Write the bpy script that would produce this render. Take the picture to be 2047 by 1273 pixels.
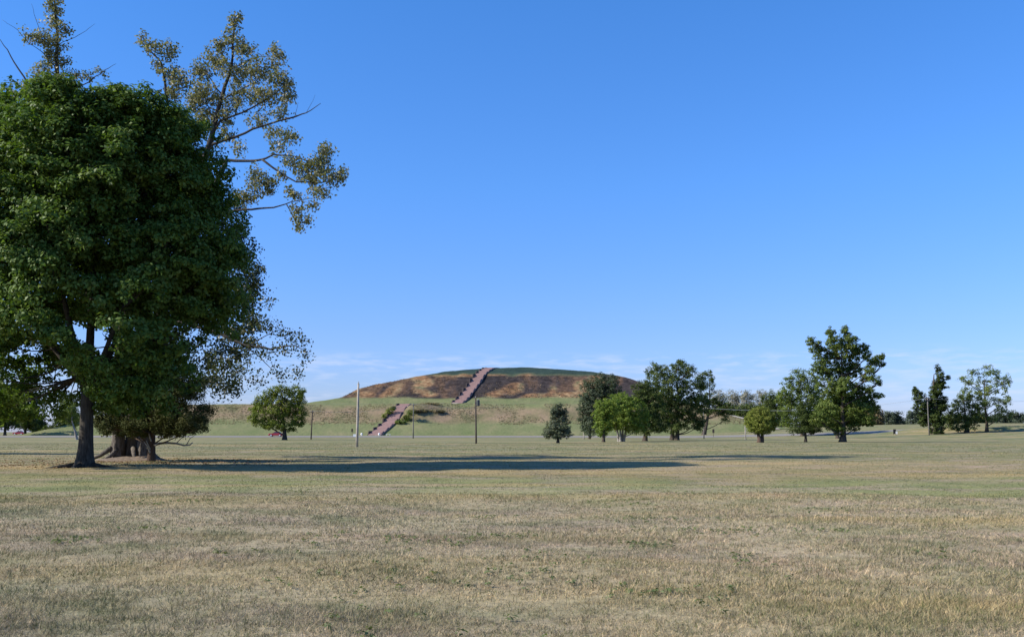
import bpy, math, random
import numpy as np
from mathutils import Vector

for o in list(bpy.data.objects):
    bpy.data.objects.remove(o)
scene = bpy.context.scene
COL = scene.collection
R = math.radians

# ------------------------------------------------------------------ camera
FPX, CX, CY, EYE = 2000.0, 1023.5, 636.5, 1.65
PITCH = math.atan2(863.0 - CY, FPX)
cam_d = bpy.data.cameras.new('camera')
cam_d.sensor_width = 36.0
cam_d.lens = 36.0 * FPX / 2047.0
cam_d.clip_start, cam_d.clip_end = 0.1, 20000.0
cam = bpy.data.objects.new('camera', cam_d)
COL.objects.link(cam)
cam.location = (0, 0, EYE)
cam.rotation_euler = (R(90) + PITCH, 0, 0)
scene.camera = cam

# ------------------------------------------------------------------ light
SUN_EL = R(33.5)
SUN_AZ = math.atan2(0.205, 0.979)          # light travels towards +x, a little towards +y
ldir = Vector((math.cos(SUN_EL) * math.cos(SUN_AZ), math.cos(SUN_EL) * math.sin(SUN_AZ), -math.sin(SUN_EL)))
sun_d = bpy.data.lights.new('sun', 'SUN')
sun_d.energy = 4.6
sun_d.angle = R(0.53)
sun_d.color = (1.0, 0.94, 0.84)
sun = bpy.data.objects.new('sun', sun_d)
COL.objects.link(sun)
sun.rotation_euler = ldir.to_track_quat('-Z', 'Y').to_euler()
sun.location = (-60, -20, 60)

world = bpy.data.worlds.new('World')
scene.world = world
world.use_nodes = True
wt = world.node_tree
wt.nodes.clear()


def N(t, kind, **kw):
    n = t.nodes.new(kind)
    for k, v in kw.items():
        if k.startswith('i_'):
            n.inputs[k[2:].replace('_', ' ')].default_value = v
        else:
            setattr(n, k, v)
    return n


def ramp(t, stops, interp='LINEAR'):
    n = t.nodes.new('ShaderNodeValToRGB')
    r = n.color_ramp
    r.interpolation = interp
    while len(r.elements) > 1:
        r.elements.remove(r.elements[-1])
    r.elements[0].position = stops[0][0]
    c = stops[0][1]
    r.elements[0].color = (c, c, c, 1) if isinstance(c, (int, float)) else (*c, 1)
    for p, c in stops[1:]:
        e = r.elements.new(p)
        e.color = (c, c, c, 1) if isinstance(c, (int, float)) else (*c, 1)
    return n


def mixc(t, fac, a, b, blend='MIX'):
    n = t.nodes.new('ShaderNodeMix')
    n.data_type = 'RGBA'
    n.blend_type = blend
    for sock, v in ((n.inputs[0], fac), (n.inputs[6], a), (n.inputs[7], b)):
        if isinstance(v, bpy.types.NodeSocket):
            t.links.new(v, sock)
        elif isinstance(v, (int, float)):
            sock.default_value = v
        else:
            sock.default_value = (*v, 1)
    return n.outputs[2]


def mth(t, op, a, b=None, c=None, clamp=False):
    n = t.nodes.new('ShaderNodeMath')
    n.operation = op
    n.use_clamp = clamp
    for i, v in enumerate((a, b, c)):
        if v is None:
            continue
        if isinstance(v, bpy.types.NodeSocket):
            t.links.new(v, n.inputs[i])
        else:
            n.inputs[i].default_value = v
    return n.outputs[0]


sky = N(wt, 'ShaderNodeTexSky', sky_type='NISHITA', sun_disc=False)
sky.sun_elevation = SUN_EL
sky.sun_rotation = R(-90) + SUN_AZ * -1
sky.altitude = 0
sky.air_density = 1.0
sky.dust_density = 0.35
sky.ozone_density = 3.2
tc = N(wt, 'ShaderNodeTexCoord')
sepd = N(wt, 'ShaderNodeSeparateXYZ')
wt.links.new(tc.outputs['Generated'], sepd.inputs[0])
mp = N(wt, 'ShaderNodeMapping')
mp.inputs['Scale'].default_value = (34, 34, 200)
wt.links.new(tc.outputs['Generated'], mp.inputs[0])
nz = N(wt, 'ShaderNodeTexNoise', i_Scale=1.0, i_Detail=6.0, i_Roughness=0.55)
wt.links.new(mp.outputs[0], nz.inputs['Vector'])
cm = ramp(wt, [(0.46, 0.0), (0.68, 1.0)])
wt.links.new(nz.outputs[0], cm.inputs[0])
band = ramp(wt, [(0.0, 0.1), (0.035, 0.4), (0.058, 0.30), (0.070, 0.42), (0.080, 0.0)])
wt.links.new(sepd.outputs[2], band.inputs[0])
cf = mth(wt, 'MULTIPLY', cm.outputs[0], band.outputs[0])
tr_w = ramp(wt, [(0.0, (0.56, 0.64, 1.10)), (0.10, (0.52, 0.68, 1.14)), (0.24, (0.46, 0.80, 1.28)), (0.42, (0.40, 0.85, 1.36))])
wt.links.new(sepd.outputs[2], tr_w.inputs[0])
tint = mixc(wt, 1.0, sky.outputs[0], tr_w.outputs[0], 'MULTIPLY')
skyc = mixc(wt, cf, tint, (4.3, 4.8, 6.0))
bg = N(wt, 'ShaderNodeBackground', i_Strength=0.10)
wt.links.new(skyc, bg.inputs[0])
wo = N(wt, 'ShaderNodeOutputWorld')
wt.links.new(bg.outputs[0], wo.inputs[0])

vs = scene.view_settings
vs.view_transform = 'Standard'
vs.look = 'None'
vs.exposure = 0.75
vs.gamma = 1.0
vs.use_curve_mapping = False

# ------------------------------------------------------------------ helpers
rng = np.random.default_rng(11)
random.seed(5)
CT, ST = math.cos(PITCH), math.sin(PITCH)


def at(px, py, d):
    """point that stands d metres in front of the viewpoint in the direction seen at px,py"""
    u, v = (px - CX) / FPX, (CY - py) / FPX
    s = d / (CT - v * ST)
    return np.array([s * u, d, EYE + s * (ST + v * CT)])


def sstep(a, b, x):
    t = np.clip((np.asarray(x, float) - a) / (b - a), 0, 1)
    return t * t * (3 - 2 * t)


def vnoise(x, y, seed=0):
    """cheap smooth value noise, vectorised"""
    x = np.asarray(x, float); y = np.asarray(y, float)
    xi, yi = np.floor(x), np.floor(y)
    fx, fy = x - xi, y - yi
    fx, fy = fx * fx * (3 - 2 * fx), fy * fy * (3 - 2 * fy)

    def h(a, b):
        return np.modf(np.abs(np.sin(a * 127.1 + b * 311.7 + seed * 74.7) * 43758.5453))[0]
    return ((h(xi, yi) * (1 - fx) + h(xi + 1, yi) * fx) * (1 - fy)
            + (h(xi, yi + 1) * (1 - fx) + h(xi + 1, yi + 1) * fx) * fy)


def road_c(x):
    """distance of the road's centre line"""
    return 304.0 - 52.0 * sstep(0, 90, x)


def T(x, y):
    """height of the park ground"""
    x = np.asarray(x, float); y = np.asarray(y, float)
    rc = road_c(x)
    z = 0.5 * sstep(rc - 6, rc + 8, y)
    z = z + 3.7 * sstep(40, 140, x) * sstep(165, 300, y)
    z = z + 1.0 * sstep(84, 100, x) * sstep(rc - 14, rc - 8, y) * (1 - sstep(rc - 7, rc - 4, y))
    near = sstep(2, 8, y) * (1 - sstep(60, 130, y))
    z = z + near * (0.16 * (vnoise(x / 7, y / 7, 3) - 0.5) + 0.07 * (vnoise(x / 1.7, y / 1.7, 4) - 0.5))
    return z


def Tz(x, y):
    return float(T(x, y))


def tag(o, label=None, cat=None, group=None, kind=None):
    for k, v in (('label', label), ('category', cat), ('group', group), ('kind', kind)):
        if v:
            o[k] = v
    return o


def empty(name, loc):
    o = bpy.data.objects.new(name, None)
    o.empty_display_size = 0.5
    o.location = loc
    COL.objects.link(o)
    return o


def link(name, me, parent=None, loc=(0, 0, 0)):
    o = bpy.data.objects.new(name, me)
    COL.objects.link(o)
    o.location = loc
    if parent is not None:
        o.parent = parent
    return o


def np_mesh(name, verts, faces, mat, smooth=False, attrs=None):
    """verts (n,3); faces (m,k) all of one size"""
    me = bpy.data.meshes.new(name)
    verts = np.ascontiguousarray(verts, np.float32)
    faces = np.ascontiguousarray(faces, np.int32)
    m, k = faces.shape
    me.vertices.add(len(verts))
    me.vertices.foreach_set('co', verts.ravel())
    me.loops.add(m * k)
    me.loops.foreach_set('vertex_index', faces.ravel())
    me.polygons.add(m)
    me.polygons.foreach_set('loop_start', np.arange(0, m * k, k, dtype=np.int32))
    me.polygons.foreach_set('loop_total', np.full(m, k, np.int32))
    if smooth:
        me.polygons.foreach_set('use_smooth', np.ones(m, bool))
    for an, (dom, arr) in (attrs or {}).items():
        a = me.attributes.new(an, 'FLOAT', dom)
        a.data.foreach_set('value', np.ascontiguousarray(arr, np.float32))
    me.update(calc_edges=True)
    me.materials.append(mat)
    return me


class MB:
    """collects quads and triangles, builds ONE mesh object"""

    def __init__(self):
        self.v, self.f = [], []

    def add(self, vs_, fs_):
        b = len(self.v)
        self.v += [tuple(map(float, p)) for p in vs_]
        self.f += [tuple(b + i for i in f) for f in fs_]

    def box(self, c, s, rz=0.0, taper=1.0):
        cx, cy, cz = c
        hx, hy, hz = s[0] / 2, s[1] / 2, s[2] / 2
        ca, sa = math.cos(rz), math.sin(rz)
        vs_ = []
        for z, k in ((-hz, 1.0), (hz, taper)):
            for x, y in ((-hx, -hy), (hx, -hy), (hx, hy), (-hx, hy)):
                x, y = x * k, y * k
                vs_.append((cx + x * ca - y * sa, cy + x * sa + y * ca, cz + z))
        self.add(vs_, [(3, 2, 1, 0), (4, 5, 6, 7), (0, 1, 5, 4), (1, 2, 6, 5), (2, 3, 7, 6), (3, 0, 4, 7)])

    def tube(self, pts, rad, n=8, jitter=0.0, lobes=0, caps=True):
        pts = [np.array(p, float) for p in pts]
        rings = []
        ref = np.array([0.31, 0.95, 0.05])
        for i, p in enumerate(pts):
            a = pts[max(i - 1, 0)]
            b = pts[min(i + 1, len(pts) - 1)]
            t = b - a
            t = t / (np.linalg.norm(t) + 1e-9)
            u = np.cross(t, ref)
            if np.linalg.norm(u) < 0.1:
                u = np.cross(t, [1, 0, 0])
            u /= np.linalg.norm(u)
            w = np.cross(t, u)
            ring = []
            for k in range(n):
                an = 2 * math.pi * k / n
                r = rad[i] * (1 + jitter * (random.random() - 0.5))
                if lobes and i < lobes[0]:
                    r *= 1 + lobes[1] * (1 - i / lobes[0]) * max(0, math.cos(an * lobes[2] + 0.7))
                ring.append(p + r * (math.cos(an) * u + math.sin(an) * w))
            rings.append(ring)
        vs_ = [q for r in rings for q in r]
        fs_ = []
        for i in range(len(pts) - 1):
            for k in range(n):
                k2 = (k + 1) % n
                fs_.append((i * n + k, i * n + k2, (i + 1) * n + k2, (i + 1) * n + k))
        if caps:
            fs_.append(tuple(range(n - 1, -1, -1)))
            fs_.append(tuple((len(pts) - 1) * n + k for k in range(n)))
        self.add(vs_, fs_)

    def sphere(self, c, r, n=10, m=7, sq=(1, 1, 1)):
        vs_ = [(c[0], c[1], c[2] - r * sq[2])]
        for j in range(1, m):
            ph = -math.pi / 2 + math.pi * j / m
            for k in range(n):
                a = 2 * math.pi * k / n
                vs_.append((c[0] + r * sq[0] * math.cos(ph) * math.cos(a), c[1] + r * sq[1] * math.cos(ph) * math.sin(a), c[2] + r * sq[2] * math.sin(ph)))
        vs_.append((c[0], c[1], c[2] + r * sq[2]))
        fs_ = []
        for k in range(n):
            fs_.append((0, 1 + (k + 1) % n, 1 + k))
            fs_.append((len(vs_) - 1, 1 + (m - 2) * n + k, 1 + (m - 2) * n + (k + 1) % n))
        for j in range(m - 2):
            for k in range(n):
                a, b = 1 + j * n + k, 1 + j * n + (k + 1) % n
                fs_.append((a, b, b + n, a + n))
        self.add(vs_, fs_)

    def extrude(self, prof, axis_a, axis_b, o, width):
        """closed profile of (a,b) extruded along the third axis (centred)"""
        o = np.array(o, float); A = np.array(axis_a, float); B = np.array(axis_b, float)
        W = np.cross(A, B)
        n = len(prof)
        vs_ = [o + A * a + B * b - W * width / 2 for a, b in prof] + [o + A * a + B * b + W * width / 2 for a, b in prof]
        fs_ = [tuple(range(n - 1, -1, -1)), tuple(range(n, 2 * n))]
        for i in range(n):
            j = (i + 1) % n
            fs_.append((i, j, n + j, n + i))
        self.add(vs_, fs_)

    def build(self, name, mat, parent=None, smooth=False, off=(0, 0, 0)):
        """off: the parent's location, so that world-space geometry keeps its place"""
        me = bpy.data.meshes.new(name)
        ox, oy, oz = off
        me.from_pydata([(x - ox, y - oy, z - oz) for x, y, z in self.v], [], self.f)
        me.update()
        if smooth:
            me.polygons.foreach_set('use_smooth', np.ones(len(me.polygons), bool))
        me.materials.append(mat)
        return link(name, me, parent)


# ------------------------------------------------------------------ materials
MATS = {}


def new_mat(name):
    m = bpy.data.materials.new(name)
    m.use_nodes = True
    t = m.node_tree
    t.nodes.clear()
    out = t.nodes.new('ShaderNodeOutputMaterial')
    MATS[name] = m
    return m, t, out


def plain(name, col, rough=0.7, metal=0.0, var=0.15, scale=6.0, bump=0.0, spec=0.3):
    m, t, out = new_mat(name)
    p = N(t, 'ShaderNodeBsdfPrincipled')
    p.inputs['Roughness'].default_value = rough
    p.inputs['Metallic'].default_value = metal
    p.inputs['Specular IOR Level'].default_value = spec
    g = N(t, 'ShaderNodeNewGeometry')
    nz_ = N(t, 'ShaderNodeTexNoise', i_Scale=scale, i_Detail=5.0)
    t.links.new(g.outputs['Position'], nz_.inputs['Vector'])
    r_ = ramp(t, [(0.25, 1 - var * 1.6), (0.75, 1 + var)])
    t.links.new(nz_.outputs[0], r_.inputs[0])
    t.links.new(mixc(t, 1.0, col, r_.outputs[0], 'MULTIPLY'), p.inputs['Base Color'])
    if bump:
        b = N(t, 'ShaderNodeBump', i_Strength=bump, i_Distance=0.05)
        t.links.new(nz_.outputs[0], b.inputs['Height'])
        t.links.new(b.outputs[0], p.inputs['Normal'])
    t.links.new(p.outputs[0], out.inputs[0])
    return m


def bark(name, c1, c2, scale=3.0, bump=0.7):
    m, t, out = new_mat(name)
    p = N(t, 'ShaderNodeBsdfPrincipled')
    p.inputs['Roughness'].default_value = 0.9
    p.inputs['Specular IOR Level'].default_value = 0.1
    g = N(t, 'ShaderNodeNewGeometry')
    mp_ = N(t, 'ShaderNodeMapping')
    mp_.inputs['Scale'].default_value = (5.0, 5.0, 0.9)
    t.links.new(g.outputs['Position'], mp_.inputs[0])
    nz_ = N(t, 'ShaderNodeTexNoise', i_Scale=scale, i_Detail=8.0, i_Roughness=0.65)
    t.links.new(mp_.outputs[0], nz_.inputs['Vector'])
    nb = N(t, 'ShaderNodeTexNoise', i_Scale=1.3, i_Detail=3.0)
    t.links.new(g.outputs['Position'], nb.inputs['Vector'])
    r_ = ramp(t, [(0.3, c1), (0.7, c2)])
    t.links.new(nz_.outputs[0], r_.inputs[0])
    r2 = ramp(t, [(0.3, 0.75), (0.7, 1.15)])
    t.links.new(nb.outputs[0], r2.inputs[0])
    t.links.new(mixc(t, 1.0, r_.outputs[0], r2.outputs[0], 'MULTIPLY'), p.inputs['Base Color'])
    b = N(t, 'ShaderNodeBump', i_Strength=bump, i_Distance=0.06)
    t.links.new(nz_.outputs[0], b.inputs['Height'])
    t.links.new(b.outputs[0], p.inputs['Normal'])
    t.links.new(p.outputs[0], out.inputs[0])
    return m


def foliage(name, cols, trans=0.3, rough=0.55, spec=0.25):
    """cols: colours picked by each leaf's own tone (0..1)"""
    m, t, out = new_mat(name)
    a = N(t, 'ShaderNodeAttribute', attribute_name='tone')
    n = len(cols)
    r_ = ramp(t, [(i / (n - 1), c) for i, c in enumerate(cols)])
    t.links.new(a.outputs['Fac'], r_.inputs[0])
    p = N(t, 'ShaderNodeBsdfPrincipled')
    p.inputs['Roughness'].default_value = rough
    p.inputs['Specular IOR Level'].default_value = spec
    t.links.new(r_.outputs[0], p.inputs['Base Color'])
    tr = N(t, 'ShaderNodeBsdfTranslucent')
    t.links.new(mixc(t, 1.0, r_.outputs[0], (1.15, 1.25, 0.5), 'MULTIPLY'), tr.inputs[0])
    mx = N(t, 'ShaderNodeMixShader', i_Fac=trans)
    t.links.new(p.outputs[0], mx.inputs[1])
    t.links.new(tr.outputs[0], mx.inputs[2])
    t.links.new(mx.outputs[0], out.inputs[0])
    return m


def cover_color(t):
    """colour of the park's turf at a world position: mown bands, dry and green patches"""
    g = N(t, 'ShaderNodeNewGeometry')
    sp = N(t, 'ShaderNodeSeparateXYZ')
    t.links.new(g.outputs['Position'], sp.inputs[0])

    def noise(scale, detail, stretch=(1, 1, 0)):
        mp_ = N(t, 'ShaderNodeMapping')
        mp_.inputs['Scale'].default_value = stretch
        t.links.new(g.outputs['Position'], mp_.inputs[0])
        nn = N(t, 'ShaderNodeTexNoise', i_Scale=scale, i_Detail=detail, i_Roughness=0.6)
        t.links.new(mp_.outputs[0], nn.inputs['Vector'])
        return nn.outputs[0]
    wob = noise(0.12, 3.0)
    yy = mth(t, 'MULTIPLY_ADD', mth(t, 'SUBTRACT', wob, 0.5), 14.0, sp.outputs[1])
    yy = mth(t, 'MULTIPLY_ADD', sp.outputs[0], 0.06, yy)
    base = ramp(t, [(0.0, (0.338, 0.274, 0.174)), (0.105, (0.335, 0.274, 0.178)), (0.125, (0.296, 0.256, 0.150)),
                    (0.150, (0.196, 0.205, 0.086)), (0.175, (0.205, 0.205, 0.088)), (0.195, (0.275, 0.212, 0.105)), (0.24, (0.255, 0.206, 0.105)),
                    (0.32, (0.205, 0.187, 0.094)), (0.5, (0.164, 0.172, 0.080)), (1.0, (0.150, 0.166, 0.076))])
    t.links.new(mth(t, 'DIVIDE', yy, 200.0), base.inputs[0])
    # green patches
    pat = noise(0.42, 6.0)
    gr = ramp(t, [(0.44, 0.0), (0.66, 0.72)])
    t.links.new(pat, gr.inputs[0])
    c = mixc(t, gr.outputs[0], base.outputs[0], (0.128, 0.142, 0.066))
    # pinkish thatch
    pk = noise(0.33, 5.0, (1, 1.3, 0))
    pr = ramp(t, [(0.45, 0.0), (0.66, 0.7)])
    t.links.new(pk, pr.inputs[0])
    c = mixc(t, pr.outputs[0], c, (0.315, 0.238, 0.178))
    # straw streaks
    stn = noise(0.10, 7.0, (0.35, 1.5, 0))
    sr = ramp(t, [(0.49, 0.0), (0.64, 0.75)])
    t.links.new(stn, sr.inputs[0])
    c = mixc(t, sr.outputs[0], c, (0.345, 0.262, 0.128))
    bigm = noise(0.035, 6.0, (0.45, 1.6, 0))
    bm = ramp(t, [(0.35, (0.86, 0.92, 0.86)), (0.65, (1.16, 1.10, 1.08))])
    t.links.new(bigm, bm.inputs[0])
    c = mixc(t, 1.0, c, bm.outputs[0], 'MULTIPLY')
    fine = noise(6.0, 6.0)
    fr = ramp(t, [(0.3, 0.68), (0.7, 1.25)])
    t.links.new(fine, fr.inputs[0])
    c = mixc(t, 1.0, c, fr.outputs[0], 'MULTIPLY')
    return c, g, fine


def mat_ground():
    m, t, out = new_mat('turf')
    c, g, fine = cover_color(t)
    p = N(t, 'ShaderNodeBsdfPrincipled')
    p.inputs['Roughness'].default_value = 0.95
    p.inputs['Specular IOR Level'].default_value = 0.05
    t.links.new(c, p.inputs['Base Color'])
    n2 = N(t, 'ShaderNodeTexNoise', i_Scale=9.0, i_Detail=6.0, i_Roughness=0.7)
    t.links.new(g.outputs['Position'], n2.inputs['Vector'])
    b = N(t, 'ShaderNodeBump', i_Strength=0.55, i_Distance=0.06)
    t.links.new(n2.outputs[0], b.inputs['Height'])
    t.links.new(b.outputs[0], p.inputs['Normal'])
    t.links.new(p.outputs[0], out.inputs[0])
    return m


def mat_blades():
    m, t, out = new_mat('grass_blades')
    c, g, fine = cover_color(t)
    a = N(t, 'ShaderNodeAttribute', attribute_name='tone')
    tr_ = ramp(t, [(0.0, (0.34, 0.44, 0.30)), (0.25, (0.55, 0.70, 0.48)), (0.45, (0.95, 0.94, 0.92)), (0.8, (1.30, 1.22, 1.22)), (1.0, (1.80, 1.68, 1.60))])
    t.links.new(a.outputs['Fac'], tr_.inputs[0])
    c2 = mixc(t, 1.0, c, tr_.outputs[0], 'MULTIPLY')
    p = N(t, 'ShaderNodeBsdfPrincipled')
    p.inputs['Roughness'].default_value = 0.7
    p.inputs['Specular IOR Level'].default_value = 0.2
    t.links.new(c2, p.inputs['Base Color'])
    tl = N(t, 'ShaderNodeBsdfTranslucent')
    t.links.new(c2, tl.inputs[0])
    mx = N(t, 'ShaderNodeMixShader', i_Fac=0.2)
    t.links.new(p.outputs[0], mx.inputs[1])
    t.links.new(tl.outputs[0], mx.inputs[2])
    t.links.new(mx.outputs[0], out.inputs[0])
    return m


def mat_mound():
    m, t, out = new_mat('mound_cover')
    g = N(t, 'ShaderNodeNewGeometry')

    def noise(scale, detail, stretch=(1, 1, 1), rough=0.6):
        mp_ = N(t, 'ShaderNodeMapping')
        mp_.inputs['Scale'].default_value = stretch
        t.links.new(g.outputs['Position'], mp_.inputs[0])
        nn = N(t, 'ShaderNodeTexNoise', i_Scale=scale, i_Detail=detail, i_Roughness=rough)
        t.links.new(mp_.outputs[0], nn.inputs['Vector'])
        return nn.outputs[0]

    def att(n_):
        return N(t, 'ShaderNodeAttribute', attribute_name=n_).outputs['Fac']

    n1 = noise(0.10, 6.0)
    gr = ramp(t, [(0.3, (0.125, 0.150, 0.062)), (0.55, (0.165, 0.172, 0.080)), (0.75, (0.225, 0.195, 0.105))])
    t.links.new(n1, gr.inputs[0])
    col = gr.outputs[0]
    # rough brown herbage on the lower slope
    n2 = noise(0.16, 7.0, (1, 0.6, 1.6))
    br = ramp(t, [(0.30, (0.115, 0.115, 0.055)), (0.46, (0.180, 0.148, 0.082)), (0.60, (0.235, 0.172, 0.108)), (0.76, (0.29, 0.215, 0.125))])
    t.links.new(n2, br.inputs[0])
    col = mixc(t, att('brush'), col, br.outputs[0])
    # burnt face with bare soil
    n3 = noise(0.062, 8.0, (1, 0.35, 0.6), 0.62)
    bu = ramp(t, [(0.30, (0.030, 0.027, 0.028)), (0.49, (0.052, 0.041, 0.038)), (0.555, (0.105, 0.066, 0.044)), (0.66, (0.14, 0.09, 0.055)), (0.78, (0.20, 0.14, 0.08))])
    t.links.new(n3, bu.inputs[0])
    so = ramp(t, [(0.30, (0.100, 0.060, 0.040)), (0.45, (0.225, 0.125, 0.062)), (0.56, (0.270, 0.185, 0.098)), (0.66, (0.140, 0.138, 0.066)), (0.76, (0.30, 0.245, 0.165))])
    t.links.new(noise(0.20, 7.0, (1, 0.6, 0.8)), so.inputs[0])
    burnt = mixc(t, att('soil'), bu.outputs[0], so.outputs[0])
    n4 = noise(0.5, 6.0)
    f4 = ramp(t, [(0.3, 0.42), (0.7, 1.4)])
    t.links.new(n4, f4.inputs[0])
    col = mixc(t, att('burn'), col, mixc(t, 1.0, burnt, f4.outputs[0], 'MULTIPLY'))
    # dark green sheeting over the crest
    n5 = noise(0.25, 4.0)
    te = ramp(t, [(0.3, (0.024, 0.042, 0.035)), (0.7, (0.038, 0.060, 0.046))])
    t.links.new(n5, te.inputs[0])
    col = mixc(t, att('crest'), col, te.outputs[0])
    p = N(t, 'ShaderNodeBsdfPrincipled')
    p.inputs['Roughness'].default_value = 0.95
    p.inputs['Specular IOR Level'].default_value = 0.05
    t.links.new(col, p.inputs['Base Color'])
    b = N(t, 'ShaderNodeBump', i_Strength=0.6, i_Distance=0.6)
    t.links.new(n4, b.inputs['Height'])
    t.links.new(b.outputs[0], p.inputs['Normal'])
    t.links.new(p.outputs[0], out.inputs[0])
    return m


mat_ground(); mat_blades(); mat_mound()
plain('asphalt', (0.215, 0.195, 0.17), 0.9, var=0.12, scale=1.5)
plain('pale_path', (0.36, 0.32, 0.25), 0.95, var=0.15, scale=1.0)
plain('stair_concrete', (0.30, 0.195, 0.175), 0.9, var=0.14, scale=0.8)
plain('stair_wall', (0.065, 0.052, 0.048), 0.9, var=0.2)
plain('stair_landing', (0.30, 0.135, 0.075), 0.9, var=0.15)
plain('pale_pole', (0.34, 0.30, 0.25), 0.85, var=0.2, scale=3.0, bump=0.2)
plain('dark_pole', (0.075, 0.058, 0.045), 0.9, var=0.25, scale=3.0, bump=0.2)
plain('grey_pole', (0.16, 0.145, 0.125), 0.9, var=0.2, scale=3.0, bump=0.2)
plain('wire', (0.30, 0.31, 0.31), 0.5, var=0.05)
plain('insulator', (0.35, 0.36, 0.36), 0.3)
plain('transformer', (0.055, 0.06, 0.06), 0.5)
plain('white_paint', (0.80, 0.79, 0.76), 0.6, var=0.06)
plain('black_board', (0.022, 0.022, 0.024), 0.6)
plain('car_paint', (0.33, 0.022, 0.035), 0.3, var=0.04, spec=0.5)
plain('car_glass', (0.03, 0.035, 0.04), 0.08, var=0.0, spec=0.6)
plain('tyre', (0.02, 0.02, 0.02), 0.9)
plain('rim', (0.75, 0.75, 0.74), 0.35, metal=0.3)
plain('lamp_glass', (0.75, 0.75, 0.72), 0.15)
plain('tail_lamp', (0.35, 0.01, 0.01), 0.25)
plain('soil', (0.19, 0.140, 0.095), 0.95, var=0.35, scale=5.0, bump=0.6)
bark('oak_bark', (0.022, 0.019, 0.016), (0.085, 0.076, 0.062))
bark('cottonwood_bark', (0.040, 0.032, 0.026), (0.22, 0.19, 0.155), 2.8, 1.0)
bark('cedar_bark', (0.045, 0.030, 0.022), (0.13, 0.09, 0.065))
bark('dead_wood', (0.20, 0.18, 0.15), (0.42, 0.39, 0.33))
bark('park_bark', (0.035, 0.028, 0.022), (0.11, 0.088, 0.066))
bark('pale_bark', (0.13, 0.115, 0.095), (0.36, 0.33, 0.29))
bark('limb_bark', (0.028, 0.024, 0.022), (0.085, 0.075, 0.066))
foliage('oak_leaves', [(0.044, 0.082, 0.016), (0.074, 0.126, 0.022), (0.108, 0.168, 0.032), (0.160, 0.215, 0.062)], 0.34, 0.5, 0.12)
foliage('cottonwood_leaves', [(0.090, 0.105, 0.048), (0.150, 0.155, 0.075), (0.220, 0.205, 0.112), (0.36, 0.31, 0.21)], 0.34, 0.45, 0.22)
foliage('cottonwood_shade_green', [(0.028, 0.042, 0.016), (0.045, 0.062, 0.020), (0.075, 0.085, 0.028), (0.120, 0.105, 0.045)], 0.25, 0.45, 0.35)  # darker green copy for inner crown and lower boughs, their shade put into the colour
foliage('cedar_needles', [(0.034, 0.042, 0.014), (0.052, 0.062, 0.018), (0.074, 0.082, 0.026), (0.105, 0.098, 0.040)], 0.12, 0.8, 0.1)
foliage('dark_leaves', [(0.046, 0.066, 0.019), (0.072, 0.098, 0.026), (0.100, 0.128, 0.035), (0.138, 0.158, 0.052)], 0.32, 0.6, 0.1)
foliage('mid_leaves', [(0.070, 0.106, 0.024), (0.108, 0.150, 0.033), (0.145, 0.182, 0.044), (0.190, 0.212, 0.064)], 0.38, 0.6, 0.12)
foliage('bright_leaves', [(0.090, 0.142, 0.024), (0.136, 0.192, 0.032), (0.178, 0.230, 0.042), (0.225, 0.262, 0.060)], 0.36, 0.6, 0.12)
foliage('grey_leaves', [(0.062, 0.082, 0.044), (0.075, 0.095, 0.056), (0.105, 0.122, 0.072), (0.145, 0.150, 0.096)], 0.25, 0.6, 0.2)
foliage('yellow_leaves', [(0.076, 0.108, 0.018), (0.118, 0.152, 0.025), (0.160, 0.190, 0.034), (0.210, 0.220, 0.052)], 0.32, 0.7, 0.1)
foliage('hazed_pale_leaves', [(0.16, 0.17, 0.13), (0.22, 0.22, 0.17), (0.27, 0.255, 0.20), (0.32, 0.29, 0.24)], 0.2, 0.7, 0.1)  # far willows: paler and greyer, with distance haze put into the leaf colour
foliage('far_leaves', [(0.038, 0.056, 0.036), (0.054, 0.074, 0.046), (0.072, 0.090, 0.056), (0.095, 0.105, 0.070)], 0.2, 0.7, 0.1)  # blue-grey tint of distance haze is mixed into these greens
foliage('brown_leaves', [(0.075, 0.070, 0.034), (0.125, 0.105, 0.052), (0.175, 0.135, 0.072), (0.22, 0.165, 0.095)], 0.2, 0.7, 0.1)
foliage('stubble', [(0.030, 0.027, 0.026), (0.050, 0.042, 0.036), (0.10, 0.075, 0.048), (0.24, 0.17, 0.09)], 0.1, 0.8, 0.05)
foliage('herb_leaves', [(0.10, 0.105, 0.05), (0.155, 0.14, 0.075), (0.22, 0.17, 0.10), (0.29, 0.23, 0.14)], 0.35, 0.8, 0.05)
foliage('weed_leaves', [(0.095, 0.125, 0.050), (0.125, 0.155, 0.062), (0.155, 0.180, 0.080), (0.20, 0.21, 0.11)], 0.3, 0.6, 0.15)
foliage('litter', [(0.11, 0.066, 0.036), (0.19, 0.115, 0.058), (0.29, 0.19, 0.10), (0.40, 0.30, 0.19)], 0.1, 0.7, 0.15)

# ------------------------------------------------------------------ ground
ys = np.concatenate([np.linspace(-60, 4, 16), np.linspace(5, 60, 120), np.linspace(63, 200, 60), np.linspace(205, 360, 80), np.geomspace(370, 9000, 40)])
xs = np.concatenate([-np.geomspace(9000, 160, 24), np.linspace(-150, -42, 40), np.linspace(-40, 40, 180), np.linspace(42, 150, 40), np.geomspace(160, 9000, 24)])
gx, gy = np.meshgrid(xs, ys)
gz = T(gx, gy)
nv, nu = gx.shape
idx = np.arange(nv * nu).reshape(nv, nu)
gf = np.stack([idx[:-1, :-1], idx[:-1, 1:], idx[1:, 1:], idx[1:, :-1]], -1).reshape(-1, 4)
ground = link('ground', np_mesh('ground', np.stack([gx, gy, gz], -1).reshape(-1, 3), gf, MATS['turf'], True))
tag(ground, kind='structure')


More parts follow.
